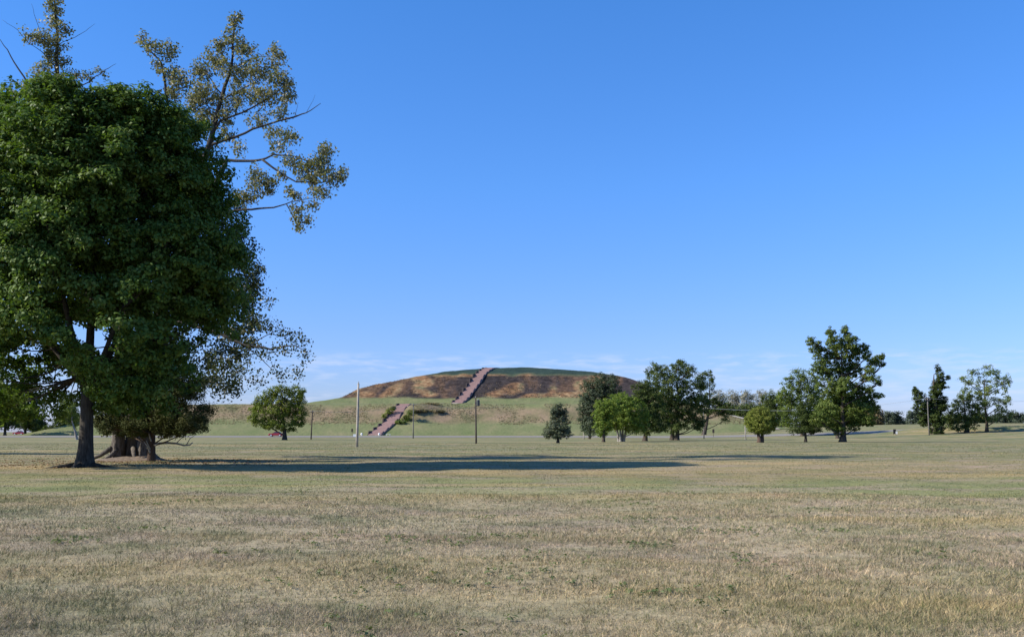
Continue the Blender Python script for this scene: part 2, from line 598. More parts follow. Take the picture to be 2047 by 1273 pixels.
def strip(name, pts_l, pts_r, mat, kind='structure', parent=None):
    n = len(pts_l)
    v = np.concatenate([pts_l, pts_r])
    i = np.arange(n - 1)
    f = np.stack([i, i + n, i + n + 1, i + 1], -1)
    o = link(name, np_mesh(name, v, f, MATS[mat], True), parent)
    if kind:
        tag(o, kind=kind)
    return o


rx = np.linspace(-700, 700, 500)
rc = road_c(rx)
strip('road', np.stack([rx, rc + 4.2, T(rx, rc + 4.2) + 0.05], -1), np.stack([rx, rc - 4.0, T(rx, rc - 4.0) + 0.05], -1), 'asphalt')

# ------------------------------------------------------------------ the great mound
FR_D = [334, 348, 361, 396, 404, 429, 447, 505, 560]
FR_Z = [0.0, 4.6, 11.2, 12.6, 15.4, 26.8, 30.6, 30.6, 0.0]
SX = [-190, -165, -130, -110, -84, -69, -63, -58, -44, -31, -18, -7, 8, 23, 34, 44, 51, 58, 66, 72, 80, 92, 104, 116]
SZ = [-1, 0.5, 10.6, 11.6, 12.4, 15.4, 19.2, 20.9, 24.0, 27.2, 29.2, 30.0, 30.1, 28.9, 27.6, 25.6, 23.6, 20.2, 13.5, 9.2, 6.2, 3.2, 1.0, -0.8]


def mound_z(x, y):
    x = np.asarray(x, float); y = np.asarray(y, float)
    wob = 1.6 * (vnoise(x / 17, y / 40, 8) - 0.5)
    f = np.interp(y + wob, FR_D, FR_Z)
    s = np.interp(x, SX, SZ)
    k = 1.1
    h = np.clip(0.5 + 0.5 * (s - f) / k, 0, 1)
    z = s * (1 - h) + f * h - k * h * (1 - h)
    z = z + 2.2 * np.exp(-((x + 32.5) / 6.5) ** 2 - ((y - 354) / 6.0) ** 2)
    am = sstep(3, 9, z)
    z = z + am * (0.5 * (vnoise(x / 6, y / 6, 9) - 0.5) + 0.22 * (vnoise(x / 2, y / 2, 10) - 0.5))
    return z + 0.25 * sstep(0.0, 1.0, z) - 0.05


mx_ = np.linspace(-192, 120, 260)
my_ = np.concatenate([np.linspace(328, 452, 150), np.linspace(455, 562, 40)])
gx, gy = np.meshgrid(mx_, my_)
gz = mound_z(gx, gy)
# the mound joins the rising ground without a gap
gz = gz - 1.5 * (1 - sstep(0.0, 0.7, gz))
nv, nu = gx.shape
idx = np.arange(nv * nu).reshape(nv, nu)
gf = np.stack([idx[:-1, :-1], idx[:-1, 1:], idx[1:, 1:], idx[1:, :-1]], -1).reshape(-1, 4)
nb1 = vnoise(gx / 9, gy / 9, 21) + 0.5 * vnoise(gx / 3.5, gy / 3.5, 22) - 0.75
burn = sstep(398, 403, gy + 5 * nb1) * (1 - sstep(425.5, 429, gy + 3.5 * nb1)) * sstep(14.6, 15.6, gz + 0.8 * nb1) * (1 - sstep(52, 62, gx + 6 * nb1))
crest = sstep(425.5, 429, gy + 3.5 * nb1) * sstep(20, 24, gz)
zf = (gz - 15.2) / 11.0
soil = np.zeros_like(gx)
for X_, h_, rx_, rh_, tilt in ((-64, .45, 3, .25, 0), (-59, .15, 5, .2, 0), (-55, .55, 3.5, .3, 4), (-49, .35, 4, .5, 9), (-40, .75, 6, .22, 2), (-37, .45, 6, .35, 0), (-32, .15, 6, .2, 0), (-17, .35, 3, .4, 10),
                           (-2, .25, 8, .3, 3), (3, .55, 5, .3, 6), (8, .05, 8, .15, 0), (17, .45, 2.6, .5, 3), (22, .1, 9, .16, 0), (29, .5, 3.4, .6, -3), (35, .7, 5, .4, -4), (-25, .95, 12, .1, 0), (10, .97, 25, .09, 0)):
    q = ((gx - X_ - tilt * (zf - h_)) / rx_) ** 2 + ((zf - h_) / rh_) ** 2
    soil = np.maximum(soil, 0.95 * (1 - sstep(0.15, 0.9, q + 1.5 * nb1)))
brush = sstep(346, 351, gy + 4 * nb1) * (1 - sstep(357, 362, gy + 3 * nb1)) * sstep(3, 5, gz)
brush = np.maximum(brush, 0.5 * sstep(48, 60, gx + 8 * nb1) * sstep(6, 12, gz) * (1 - crest))
mound = link('mound', np_mesh('mound', np.stack([gx, gy, gz], -1).reshape(-1, 3), gf, MATS['mound_cover'], True,
             {'burn': ('POINT', burn.ravel()), 'crest': ('POINT', crest.ravel()), 'soil': ('POINT', soil.ravel()), 'brush': ('POINT', brush.ravel())}))
tag(mound, 'great terraced earth mound with burnt brown upper face and grassy lower terrace', 'mound', kind='structure')


def mz(x, y):
    return max(float(mound_z(x, y)), Tz(x, y))


# paths on the mound
def path_on_mound(name, pts, width):
    P = []
    for (a, b) in zip(pts[:-1], pts[1:]):
        for k in range(14):
            P.append(np.array(a) + (np.array(b) - np.array(a)) * k / 14)
    P.append(np.array(pts[-1]))
    P = np.array(P, float)
    tng = np.gradient(P, axis=0)
    tng /= np.linalg.norm(tng, axis=1)[:, None]
    nrm = np.stack([-tng[:, 1], tng[:, 0]], -1)
    zc = np.array([max(mz(*(p + q * nrm_i * width / 2)) for q in (-1, 0, 1)) for p, nrm_i in zip(P, nrm)]) + 0.12
    L = np.column_stack([P + nrm * width / 2, zc])
    Rr = np.column_stack([P - nrm * width / 2, zc])
    return strip(name, L, Rr, 'pale_path')


P0, P1, P2, P3 = (-45.8, 334.5), (-38.2, 361.5), (-21.6, 394.0), (-7.6, 449.0)
path_on_mound('footpath', [(-38.0, 362.5), (-30, 378), (-21.7, 393.6)], 3.4)
path_on_mound('hillside_path', [(93, 334), (86, 346), (81, 357), (76.5, 370), (72, 384), (68, 398)], 3.0)


def staircase(A, B, nfl, width, label):
    A, B = np.array(A), np.array(B)
    dv = B - A
    dv_n = dv / np.linalg.norm(dv)
    side = np.array([dv_n[1], -dv_n[0]])          # to the right going up
    root = empty('staircase', (A[0], A[1], mz(*A)))
    off = tuple(root.location)
    tag(root, label, 'staircase', 'concrete stairs up the mound')
    for k in range(nfl):
        t0, t1 = k / nfl, (k + 1) / nfl
        p0, p1 = A + dv * t0, A + dv * t1
        hh = lambda p: max(mz(*(p + side * s)) for s in (-width / 2, 0, width / 2)) + 0.10
        z0, z1 = hh(p0), hh(p1)
        run = np.linalg.norm(p1 - p0)
        ns = max(4, int((z1 - z0) / 0.17))
        last = (k == nfl - 1)
        # a flight: ns steps then a short landing
        land = min(1.1, run * 0.25)
        prof = [(0, -1.2)]
        for s in range(ns):
            a0 = (run - land) * s / ns
            prof += [(a0, (z1 - z0) * (s) / ns), (a0, (z1 - z0) * (s + 1) / ns)]
        prof += [(run, z1 - z0), (run, -1.2 + (z1 - z0))]
        m = MB()
        m.extrude(prof, (dv_n[0], dv_n[1], 0), (0, 0, 1), (p0[0], p0[1], z0), width)
        m.build('flight', MATS['stair_concrete'], root, off=off)
        # stepped cheek walls: level top per flight
        for sg in (-1, 1):
            wd = 0.4 if sg < 0 else 0.2
            c0 = p0 + side * sg * (width / 2 + wd / 2 + 0.01)
            rise = z1 - z0
            if sg < 0:      # dark wedge of wall that stands proud at the head of each flight
                pr = [(0.02, -1.4), (0.02, 0.05), (run * 0.10, rise * 0.12), (run * 0.20, rise + 0.05), (run * 0.80, rise + 0.15), (run * 0.86, rise * 0.8), (run - 0.02, rise - 1.4)]
            else:           # low kerb following the steps
                pr = [(0.02, -1.4), (0.02, 0.12), (run - 0.02, rise + 0.12), (run - 0.02, rise - 1.4)]
            m = MB()
            m.extrude(pr, (dv_n[0], dv_n[1], 0), (0, 0, 1), (c0[0], c0[1], z0), wd)
            m.build('wedge_wall' if sg < 0 else 'kerb', MATS['stair_wall' if sg < 0 else 'stair_concrete'], root, off=off)
        if last:
            m = MB()
            ang = math.atan2(dv_n[1], dv_n[0])
            q = p1 + dv_n * 1.4
            m.box((q[0], q[1], z1 - 0.15), (2.76, width - 0.02, 0.34), ang)
            m.build('landing', MATS['stair_landing'], root, off=off)
    return root


staircase(P0, P1, 7, 4.2, 'lower red concrete staircase climbing from the road to the grassy terrace')
staircase(P2, P3, 12, 4.0, 'upper red concrete staircase climbing the burnt face to the summit')

# ------------------------------------------------------------------ vegetation builders


def leaves_mesh(name, c, nrm, size, mat, tone, aspect=0.62):
    """folded diamond leaves: c (n,3) centres, nrm (n,3) facing, size (n,)"""
    n = len(c)
    nrm = nrm / (np.linalg.norm(nrm, axis=1)[:, None] + 1e-9)
    r = rng.normal(size=(n, 3))
    u = np.cross(nrm, r)
    u /= np.linalg.norm(u, axis=1)[:, None] + 1e-9
    w = np.cross(nrm, u)
    s = size[:, None]
    fold = nrm * s * 0.12
    v = np.stack([c - u * s * 0.5, c + w * s * 0.5 * aspect + fold - u * s * 0.06, c + u * s * 0.5, c - w * s * 0.5 * aspect + fold - u * s * 0.06], 1).reshape(-1, 3)
    f = np.arange(n * 4).reshape(n, 4)
    return np_mesh(name, v, f, MATS[mat], False, {'tone': ('FACE', np.clip(tone, 0, 1))})


def clump_leaves(cen, crad, per, size, up=0.45, flat=0.75, ctr=None, tone_c=0.5, tone_clump=0.22, tone_leaf=0.2, droop=0.0):
    """cen (m,3) clump centres -> leaf arrays"""
    m = len(cen)
    crad = np.broadcast_to(crad, (m,))
    per = int(per)
    d = rng.normal(size=(m, per, 3))
    d /= np.linalg.norm(d, axis=2)[..., None]
    rr = rng.random((m, per, 1)) ** 0.45
    offv = d * rr * crad[:, None, None]
    offv[..., 2] *= flat
    c = cen[:, None, :] + offv
    if ctr is None:
        ctr = cen.mean(0)
    outw = cen - ctr
    outw /= np.linalg.norm(outw, axis=1)[:, None] + 1e-9
    nrm = d * 0.8 + outw[:, None, :] * 0.6 + rng.normal(size=d.shape) * 0.55
    nrm[..., 2] += up
    tone = tone_c + (rng.normal(size=(m, 1)) * tone_clump + rng.normal(size=(m, per)) * tone_leaf)
    sz = size * (0.7 + 0.6 * rng.random((m, per)))
    return c.reshape(-1, 3), nrm.reshape(-1, 3), sz.ravel(), tone.ravel()


def bent(a, b, sag=0.12, n=5):
    a, b = np.array(a, float), np.array(b, float)
    L = np.linalg.norm(b - a)
    bend = rng.normal(size=3) * L * sag * 0.5
    bend[2] -= L * sag * 0.6
    pts = []
    for k in range(n):
        t = k / (n - 1)
        pts.append(a + (b - a) * t + bend * 4 * t * (1 - t) * 0.5)
    return pts


def blob_clumps(blobs, d, dens=1.0, crad_px=7.0, depth=0.9, spread=0.35, shell=0.45, grow=1.0):
    """blobs in picture pixels -> clump centres in metres round the depth d (every blob gets its own place in depth)"""
    xs_ = [b[0] for b in blobs]
    half = (max(b[0] + b[2] for b in blobs) - min(b[0] - b[2] for b in blobs)) / 2
    out, info = [], []
    for b in blobs:
        px, py, rx_, rz_ = b[0], b[1], b[2] * grow, b[3] * grow
        sc = d / FPX
        if len(b) > 4:
            dy = b[4]
        else:
            room = max(0.0, half - rx_) * sc
            dy = rng.uniform(-1, 1) * room * spread * 2
        p = at(px, py, d + dy)
        sc = (d + dy) / FPX
        n = max(4, int(dens * rx_ * rz_ / (crad_px ** 2) * 4.2))
        q = rng.normal(size=(n, 3))
        q /= np.linalg.norm(q, axis=1)[:, None]
        q *= (rng.random((n, 1)) ** shell)
        ryd = max(rx_ * depth, min(rz_, rx_) * 0.8)
        c = p + q * np.array([rx_, ryd, rz_]) * sc
        out.append(c)
        info.append((p, rx_ * sc, rz_ * sc, c))
    return np.concatenate(out), info


def trunk_flare(m, base, top, r0, r1, n=12, seg=9, lean=0.0, flare=0.55, lobes=5, flute=(4, 0.30)):
    pts, rad = [], []
    base, top = np.array(base, float), np.array(top, float)
    H = top[2] - base[2]
    pts.append(base - np.array([0, 0, 0.25])); rad.append(r0 * (1 + flare * 1.25))
    for k in range(seg):
        t = k / (seg - 1)
        tt = t ** 1.6
        p = base + (top - base) * tt
        p[0] += lean * math.sin(tt * 5) * r0
        pts.append(p)
        zz = p[2] - base[2]
        rad.append((r0 + (r1 - r0) * tt) * (1 + flare * math.exp(-zz / (r0 * 1.7))))
    m.tube(pts, rad, n, 0.05, (flute[0], flute[1], lobes))
    return pts, rad


def park_tree(name, label, cat, px, d, blobs, leaf, size, trunk_px, crad_px=7.0, per=26, dens=1.0, stems=None, bark_='park_bark', group=None,
              depth=0.9, fork=None, tone=0.5, flat=0.75, up=0.45, shell=0.45, spread=0.35, base_z=None, twigs=3, grow=1.12):
    """a tree: trunk (with limbs) and crown"""
    X = (px - CX) / FPX * d * 1.0
    X = at(px, 863, d)[0]
    bz = base_z if base_z is not None else Tz(X, d)
    root = empty(name, (X, d, bz))
    off = np.array(root.location)
    cen, info = blob_clumps(blobs, d, dens, crad_px, depth, spread, shell, grow)
    cen[:, 2] = np.maximum(cen[:, 2], bz + 0.3)
    sc = d / FPX
    m = MB()
    zlo, zhi = cen[:, 2].min(), cen[:, 2].max()
    cx_ = np.median(cen[:, 0])
    r0 = trunk_px * sc / 2
    ft = fork if fork is not None else 0.35
    fz = zlo + (zhi - zlo) * ft
    stems_ = stems or [(0.0, 0.0)]
    tops = []
    for (sx, lx) in stems_:
        b = np.array([X + sx * sc, d + (rng.uniform(-0.3, 0.3) if len(stems_) > 1 else 0), bz])
        tp = np.array([X + lx * sc + (cx_ - X) * 0.35, d + rng.uniform(-0.3, 0.3), fz])
        pts, rad = trunk_flare(m, b, tp, r0, r0 * 0.55, 9, 7, 0.25, 0.4)
        # leader
        le = np.array([tp[0] * 0.45 + cx_ * 0.55, d + rng.uniform(-.4, .4), zlo + (zhi - zlo) * 0.86])
        lp = bent(tp, le, 0.05)
        m.tube(lp, np.linspace(r0 * 0.55, r0 * 0.08, len(lp)), 7, 0.05)
        tops.append((pts, lp))
    for (p, rx_, rz_, cl) in info:
        pts, lp = tops[int(np.argmin([abs(t[1][0][0] - p[0]) for t in tops]))]
        axis = pts[3:] + lp[1:]
        cand = [a for a in axis if a[2] < p[2] - 0.15 * rx_] or [axis[0]]
        a = min(cand, key=lambda q: abs((p[2] - q[2]) - 0.55 * math.hypot(p[0] - q[0], p[1] - q[1])))
        lr = min(r0 * 0.36, 0.025 + 0.016 * np.linalg.norm(p - a))
        bp = bent(a, p, 0.14)
        m.tube(bp, np.linspace(lr, lr * 0.35, len(bp)), 6, 0.05)
        for k in rng.choice(len(cl), min(twigs, len(cl)), replace=False):
            tw = bent(bp[3], cl[k], 0.15, 4)
            m.tube(tw, np.linspace(lr * 0.45, lr * 0.12, len(tw)), 4, 0.0, caps=False)
    m.build('trunk', MATS[bark_], root, True, off)
    ctr = np.array([cx_, d, zlo + (zhi - zlo) * 0.4])
    c, nrm, sz, tn = clump_leaves(cen, crad_px * sc * rng.uniform(0.75, 1.25, len(cen)), per, size, up, flat, ctr, tone)
    link('crown', leaves_mesh('crown', c - off, nrm, sz, leaf, tn), root)
    tag(root, label, cat, group)
    return root


# ------------------------------------------------------------------ the big oak in front
def oak():
    d = 46.0
    X = at(172, 863, d)[0]
    bz = Tz(X, d)
    root = empty('oak_tree', (X, d, bz))
    off = np.array(root.location)
    tag(root, 'large dense dark green oak in front of the other big trees, thick dark trunk', 'tree')
    # outline by height: picture row, left, right
    prof = [(168, 95, 300), (185, 10, 370), (215, -45, 412), (260, -80, 438), (320, -105, 458), (400, -125, 480), (500, -140, 500), (600, -140, 500),
            (680, -130, 475), (740, -110, 430), (790, -80, 370), (830, -40, 120), (850, -10, 60)]
    rows = np.array([p[0] for p in prof], float)
    lf = np.array([p[1] for p in prof], float); rt = np.array([p[2] for p in prof], float)
    cen, heads = [], []
    nb = 0
    while nb < 560:
        yy = 200 + 628 * rng.random() ** 1.12
        l, r = np.interp(yy, rows, lf), np.interp(yy, rows, rt)
        if rng.random() > ((r - l) / 640.0) ** 1.1:
            continue
        nb += 1
        an = rng.uniform(0, 2 * math.pi)
        q = rng.uniform(0.12, 1.0) ** 0.42
        p = at((l + r) / 2, yy, d)
        hw = (r - l) / 2 * d / FPX
        rb = rng.uniform(0.75, 1.45)                     # one bough's leafy head
        hw = max(0.3, hw - rb * 0.62)
        p = p + np.array([math.cos(an) * hw * q, math.sin(an) * hw * 0.70 * q, -rb * 0.3])
        heads.append(p)
        k = int(10 * rb ** 2)
        v = rng.normal(size=(k, 3))
        v /= np.linalg.norm(v, axis=1)[:, None]
        v[:, 2] = np.abs(v[:, 2]) * 0.9 - 0.25            # leaves sit on the upper, outer side
        cen.append(p + v * rb * rng.uniform(0.7, 1.05, (k, 1)))
    cen = np.concatenate(cen)
    # looser bottom: gaps between the hanging boughs
    z = cen[:, 2]
    hole = vnoise(cen[:, 0] / 1.5 + 9, cen[:, 2] / 1.2 + cen[:, 1] / 2.0, 31)
    keep = ~((z < 7.0) & (hole > 0.48 + 0.08 * (z - 2) / 5.0))
    cen = cen[keep]
    m = MB()
    top = at(176, 775, d)
    pts, rad = trunk_flare(m, (X, d, bz), top, 0.315, 0.265, 16, 12, 0.06, 0.62, 5)
    # roots creeping over the turf
    for an, L in ((3.3, 1.5), (2.6, 0.9), (-0.25, 1.2), (4.6, 0.9), (0.9, 0.8)):
        a = np.array([X + math.cos(an) * 0.35, d + math.sin(an) * 0.35, bz + 0.12])
        b = a + np.array([math.cos(an) * L * 0.5, math.sin(an) * L * 0.5, 0])
        b[2] = Tz(b[0], b[1]) + 0.05
        e = a + np.array([math.cos(an + 0.2) * L, math.sin(an + 0.2) * L, 0])
        e[2] = Tz(e[0], e[1]) - 0.05
        m.tube([a, b, e], [0.14, 0.085, 0.04], 7, 0.1)
    forks = []
    for (fx, fy, dy, r) in ((120, 560, -1.6, 0.17), (190, 470, 0.5, 0.22), (260, 600, 1.2, 0.18), (240, 620, -2.0, 0.15), (60, 640, 0.8, 0.14), (300, 680, -0.6, 0.13)):
        b = at(fx, fy, d + dy)
        bp = bent(top - np.array([0, 0, 0.15]), b, 0.08, 6)
        m.tube(bp, np.linspace(r, r * 0.55, 6), 9, 0.05)
        forks.append((bp, r))
    for p in heads[::3]:
        best, bd = None, 1e9
        for bp, r in forks:
            for j in range(1, 6):
                dd = np.linalg.norm(bp[j] - p) + max(0, bp[j][2] - p[2]) * 1.5
                if dd < bd:
                    bd, best = dd, (bp[j], r)
        tw = bent(best[0], p, 0.16, 6)
        r0 = 0.016 + 0.0075 * bd
        m.tube(tw, np.linspace(r0, 0.010, 6), 5, 0.0, caps=False)
    m.build('trunk', MATS['oak_bark'], root, True, off)
    ctr = at(190, 560, d)
    print('oak clumps', len(cen))
    c, nrm, sz, tn = clump_leaves(cen, 0.46 * rng.uniform(0.7, 1.3, len(cen)), 50, 0.20, 0.55, 0.7, ctr, 0.5, 0.2, 0.22)
    link('crown', leaves_mesh('crown', c - off, nrm, sz, 'oak_leaves', tn, 0.55), root)


oak()


# ------------------------------------------------------------------ the old cottonwood behind
def cottonwood():
    d = 59.0
    base = at(262, 918, d)
    X = base[0]
    bz = Tz(X, d)
    root = empty('cottonwood_tree', (X, d, bz))
    off = np.array(root.location)
    tag(root, 'very tall old cottonwood with several pale trunks and sparse browning leaves behind the oak', 'tree')
    sc = d / FPX
    m = MB()

    def poly(pts, r0, r1, n=9, jit=0.06, sub=3):
        P = [at(p[0], p[1], d + (p[2] if len(p) > 2 else 0)) for p in pts]
        # smooth by sub-division with a little wander
        Q = []
        for a, b in zip(P[:-1], P[1:]):
            for k in range(sub):
                w = rng.normal(size=3) * np.linalg.norm(b - a) * 0.02 * (k > 0)
                Q.append(a + (b - a) * k / sub + w)
        Q.append(P[-1])
        m.tube(Q, np.linspace(r0, r1, len(Q)), n, jit)
        return Q
    # three fused stems with spreading buttresses
    stems = []
    for (bx, tx, ty, dy, tdy, r) in ((238, 240, 700, 0.1, -1.0, 0.46), (263, 285, 660, 0.5, 0.5, 0.50), (288, 310, 690, 0.0, 0.3, 0.48)):
        b = at(bx, 863, d + dy); b[2] = bz
        t_ = at(tx, ty, d + tdy)
        pts, rad = trunk_flare(m, b, t_, r * 0.74, r * 0.58, 22, 12, 0.1, 0.42, 7, (13, 0.22))
        stems.append(t_)
    for an, L, px0 in ((3.25, 1.5, 226), (3.9, 1.1, 240), (5.2, 1.0, 268), (-0.2, 1.1, 296)):
        a = at(px0, 863, d - 0.2); a[2] = bz + 0.75
        b = a + np.array([math.cos(an) * L * 0.45, math.sin(an) * L * 0.45, -0.45])
        e = a + np.array([math.cos(an) * L, math.sin(an) * L, -0.8])
        m.tube([a, b, e], [0.16, 0.11, 0.05], 9, 0.1)
    m.build('trunk', MATS['cottonwood_bark'], root, True, off)
    m = MB()
    # main leaders and limbs (picture col, row, offset in depth)
    poly([(240, 700, -1.0), (200, 480, 0), (130, 280, 1.0), (117, 170, 1.2), (115, 75, 1.3), (109, 0, 1.2), (106, -25, 1.1)], 0.24, 0.02)
    poly([(285, 660, .5), (350, 450, 1), (405, 330, 1), (426, 262, 0.8), (445, 190, 0.8), (461, 140, 0.8), (468, 60, 0.7), (469, 22, 0.7)], 0.27, 0.012)
    poly([(310, 690, .3), (370, 520, -1), (420, 400, -2), (453, 320, -2)], 0.30, 0.12)
    for L_, r0, r1 in (([(428, 262, .8), (441, 241, .6), (505, 215, 0), (558, 181, -.6), (580, 165, -.8)], 0.085, 0.02),
                       ([(420, 290, .9), (453, 279, .4), (505, 258, -.4), (589, 234, -1.4), (612, 226, -1.6), (641, 207, -2)], 0.10, 0.015),
                       ([(420, 330, -1), (453, 320, -1.6), (500, 322, -2), (524, 319, -2.4), (547, 309, -2.6), (588, 313, -3), (640, 330, -3)], 0.105, 0.02),
                       ([(524, 319, -2.4), (552, 340, -2.6), (592, 364, -3), (641, 366, -3.4), (680, 352, -3.6)], 0.07, 0.012),
                       ([(400, 440, -2), (460, 422, -2.4), (502, 419, -2.8), (547, 415, -3), (581, 404, -3.3), (634, 396, -3.6)], 0.09, 0.012),
                       ([(573, 409, -3.2), (585, 430, -3.2), (598, 462, -3.2)], 0.035, 0.01),
                       ([(350, 430, 1), (345, 300, 1.5), (332, 186, 2), (322, 126, 2), (296, 98, 2.2), (283, 70, 2.2)], 0.14, 0.012),
                       ([(332, 186, 2), (370, 175, 1.6), (400, 160, 1.4)], 0.05, 0.012),
                       ([(445, 190, .8), (415, 150, 1.4), (398, 130, 1.6)], 0.05, 0.012),
                       ([(426, 262, .8), (418, 215, 1), (392, 190, 1.3)], 0.05, 0.012),
                       ([(461, 140, .8), (500, 120, .2), (552, 112, -.4)], 0.05, 0.012),
                       ([(445, 200, .8), (490, 175, .2), (540, 140, -.4)], 0.06, 0.012),
                       ([(150, 320, 1), (70, 190, 2), (38, 140, 2.2), (15, 100, 2.3), (-6, 72, 2.4)], 0.085, 0.012),
                       ([(117, 165, 1.2), (109, 132, .8), (85, 105, .4), (57, 87, 0)], 0.05, 0.012),
                       ([(60, 90, 0), (35, 60, -.3), (5, 40, -.5)], 0.02, 0.006),
                       ([(85, 75, .8), (72, 40, .6), (63, 8, .4)], 0.02, 0.006),
                       ([(130, 190, 1), (181, 163, .4), (210, 140, 0), (232, 128, -.2)], 0.045, 0.008),
                       ([(116, 90, 1.2), (150, 75, .9), (172, 62, .7), (190, 48, .6)], 0.022, 0.006),
                       ([(330, 640, .3), (420, 660, -1.5), (490, 690, -2.4), (540, 698, -2.8), (590, 690, -3.2), (618, 705, -3.4)], 0.12, 0.01),
                       ([(490, 690, -2.4), (530, 725, -2.5), (575, 770, -2.6)], 0.03, 0.008),
                       ([(500, 690, -2.4), (555, 660, -2.6), (600, 668, -2.8)], 0.03, 0.008),
                       ([(330, 560, .3), (430, 560, 1), (500, 610, 1.5)], 0.10, 0.02),
                       ([(589, 234, -1.4), (596, 205, -1.5)], 0.015, 0.006), ([(612, 226, -1.6), (630, 190, -1.7)], 0.012, 0.005)):
        poly(L_, r0, r1, 7)
    # twigs
    up_b = [(470, 45, 15, 24, .7), (468, 80, 24, 22, .7), (492, 100, 20, 20, .5), (440, 92, 16, 20, .9), (430, 122, 28, 22, 1.2), (470, 140, 34, 28, .8), (520, 138, 32, 26, 0), (553, 115, 24, 20, -.4),
            (562, 160, 26, 26, -.6), (402, 145, 22, 26, 1.5), (415, 195, 36, 32, 1.2), (478, 195, 34, 26, .5), (530, 190, 34, 26, -.2), (572, 192, 18, 24, -.7), (388, 205, 26, 24, 1.4), (445, 232, 26, 22, .8),
            (560, 225, 24, 12, -1), (515, 240, 24, 12, -.4), (410, 245, 24, 26, 1.2), (455, 268, 18, 16, .6), (480, 300, 12, 14, -1.0),
            (287, 82, 12, 14, 2.2), (308, 98, 20, 14, 2.1), (335, 102, 22, 20, 1.8), (338, 145, 24, 22, 2), (362, 162, 24, 20, 1.7), (345, 188, 24, 18, 2), (318, 128, 12, 14, 2),
            (108, 18, 16, 26, 1.2), (108, -8, 12, 14, 1.1), (104, 46, 18, 14, 1.2), (130, 58, 16, 14, 1.1), (58, 72, 20, 12, 0), (84, 80, 24, 16, .5), (112, 92, 24, 22, 1.2), (96, 122, 18, 20, 1), (92, 150, 26, 24, 1.2), (128, 130, 14, 16, 1.2),
            (122, 168, 26, 22, 1.2), (150, 152, 14, 10, .8), (172, 150, 16, 9, .5), (198, 146, 12, 6, .2), (48, 172, 16, 12, 2.1), (26, 188, 16, 14, 2.2),
            (548, 268, 16, 14, -2.4), (578, 275, 22, 14, -2.6), (558, 296, 20, 12, -2.6), (508, 350, 16, 22, -2.4), (532, 372, 24, 24, -2.5), (505, 385, 16, 18, -2.6), (588, 325, 24, 14, -3), (612, 340, 26, 18, -3), (642, 312, 20, 20, -3), (640, 335, 24, 18, -3.2),
            (656, 356, 26, 16, -3.5), (680, 348, 14, 16, -3.6), (622, 362, 22, 14, -3.2), (640, 384, 24, 12, -3.5), (585, 388, 18, 14, -3.2), (598, 446, 12, 18, -3.2), (592, 420, 14, 14, -3.2), (618, 440, 10, 10, -3.3), (560, 352, 10, 14, -2.6), (483, 400, 14, 22, -2.4), (655, 300, 14, 14, -3), (625, 410, 16, 8, -3.5)]
    lo_b = [(512, 640, 24, 20, -2.4), (540, 655, 24, 18, -2.6), (572, 668, 24, 16, -2.8), (602, 678, 20, 16, -3.1), (612, 708, 14, 16, -3.3), (500, 695, 24, 24, -2.3), (540, 705, 26, 16, -2.6), (575, 700, 22, 14, -3), (482, 742, 26, 24, -2.2), (512, 762, 22, 18, -2.3), (560, 745, 20, 20, -2.6), (598, 745, 14, 18, -3), (535, 600, 14, 20, -1.5), (440, 765, 26, 26, -2), (470, 785, 20, 16, -2)]
    mid_b = [(400, 330, 50, 70), (440, 420, 50, 60), (470, 500, 50, 50), (490, 560, 40, 50), (470, 630, 45, 55), (430, 690, 55, 50), (380, 740, 60, 45), (330, 640, 60, 80), (400, 560, 60, 80), (350, 450, 60, 90), (250, 560, 80, 100), (180, 380, 80, 120), (290, 330, 70, 80), (500, 520, 22, 30, -1), (510, 590, 22, 26, -1), (450, 740, 30, 30), (480, 680, 34, 40, -1), (500, 640, 24, 30, -1), (460, 770, 26, 24, -1), (420, 770, 34, 24, 0), (500, 560, 28, 36, -0.5), (480, 470, 26, 30, -0.5)]
    cu, iu = blob_clumps(up_b, d, 0.95, 8.0, 1.5, 0.3, 0.42)
    cl, il = blob_clumps(lo_b, d, 0.7, 8.0, 1.1, 0.3, 0.5)
    cm_, im = blob_clumps(mid_b, d + 3.0, 0.6, 15.0, 0.9, 0.35, 0.4)
    for info in (iu, il):
        for (p, rx_, rz_, c) in info:
            for k in range(min(len(c), 5)):
                tw = bent(p, c[k], 0.1, 3)
                m.tube(tw, [0.014, 0.010, 0.005], 4, 0, caps=False)
    m.build('branches', MATS['limb_bark'], root, True, off)
    ctr = at(300, 450, d)
    parts = [('upper_leaves', cu, 0.36, 17, 0.145, 'cottonwood_leaves', 0.5, 0.0), ('bough_leaves', cl, 0.42, 8, 0.14, 'cottonwood_shade_green', 0.45, 0.0), ('crown', cm_, 0.55, 44, 0.18, 'cottonwood_shade_green', 0.4, 0.3)]
    for nm, cen, cr, per, size, mt, tone, up in parts:
        c, nrm, sz, tn = clump_leaves(cen, cr * rng.uniform(0.7, 1.3, len(cen)), per, size, up, 0.9, ctr, tone, 0.2, 0.25)
        link(nm, leaves_mesh(nm, c - off, nrm, sz, mt, tn, 0.8), root)


cottonwood()


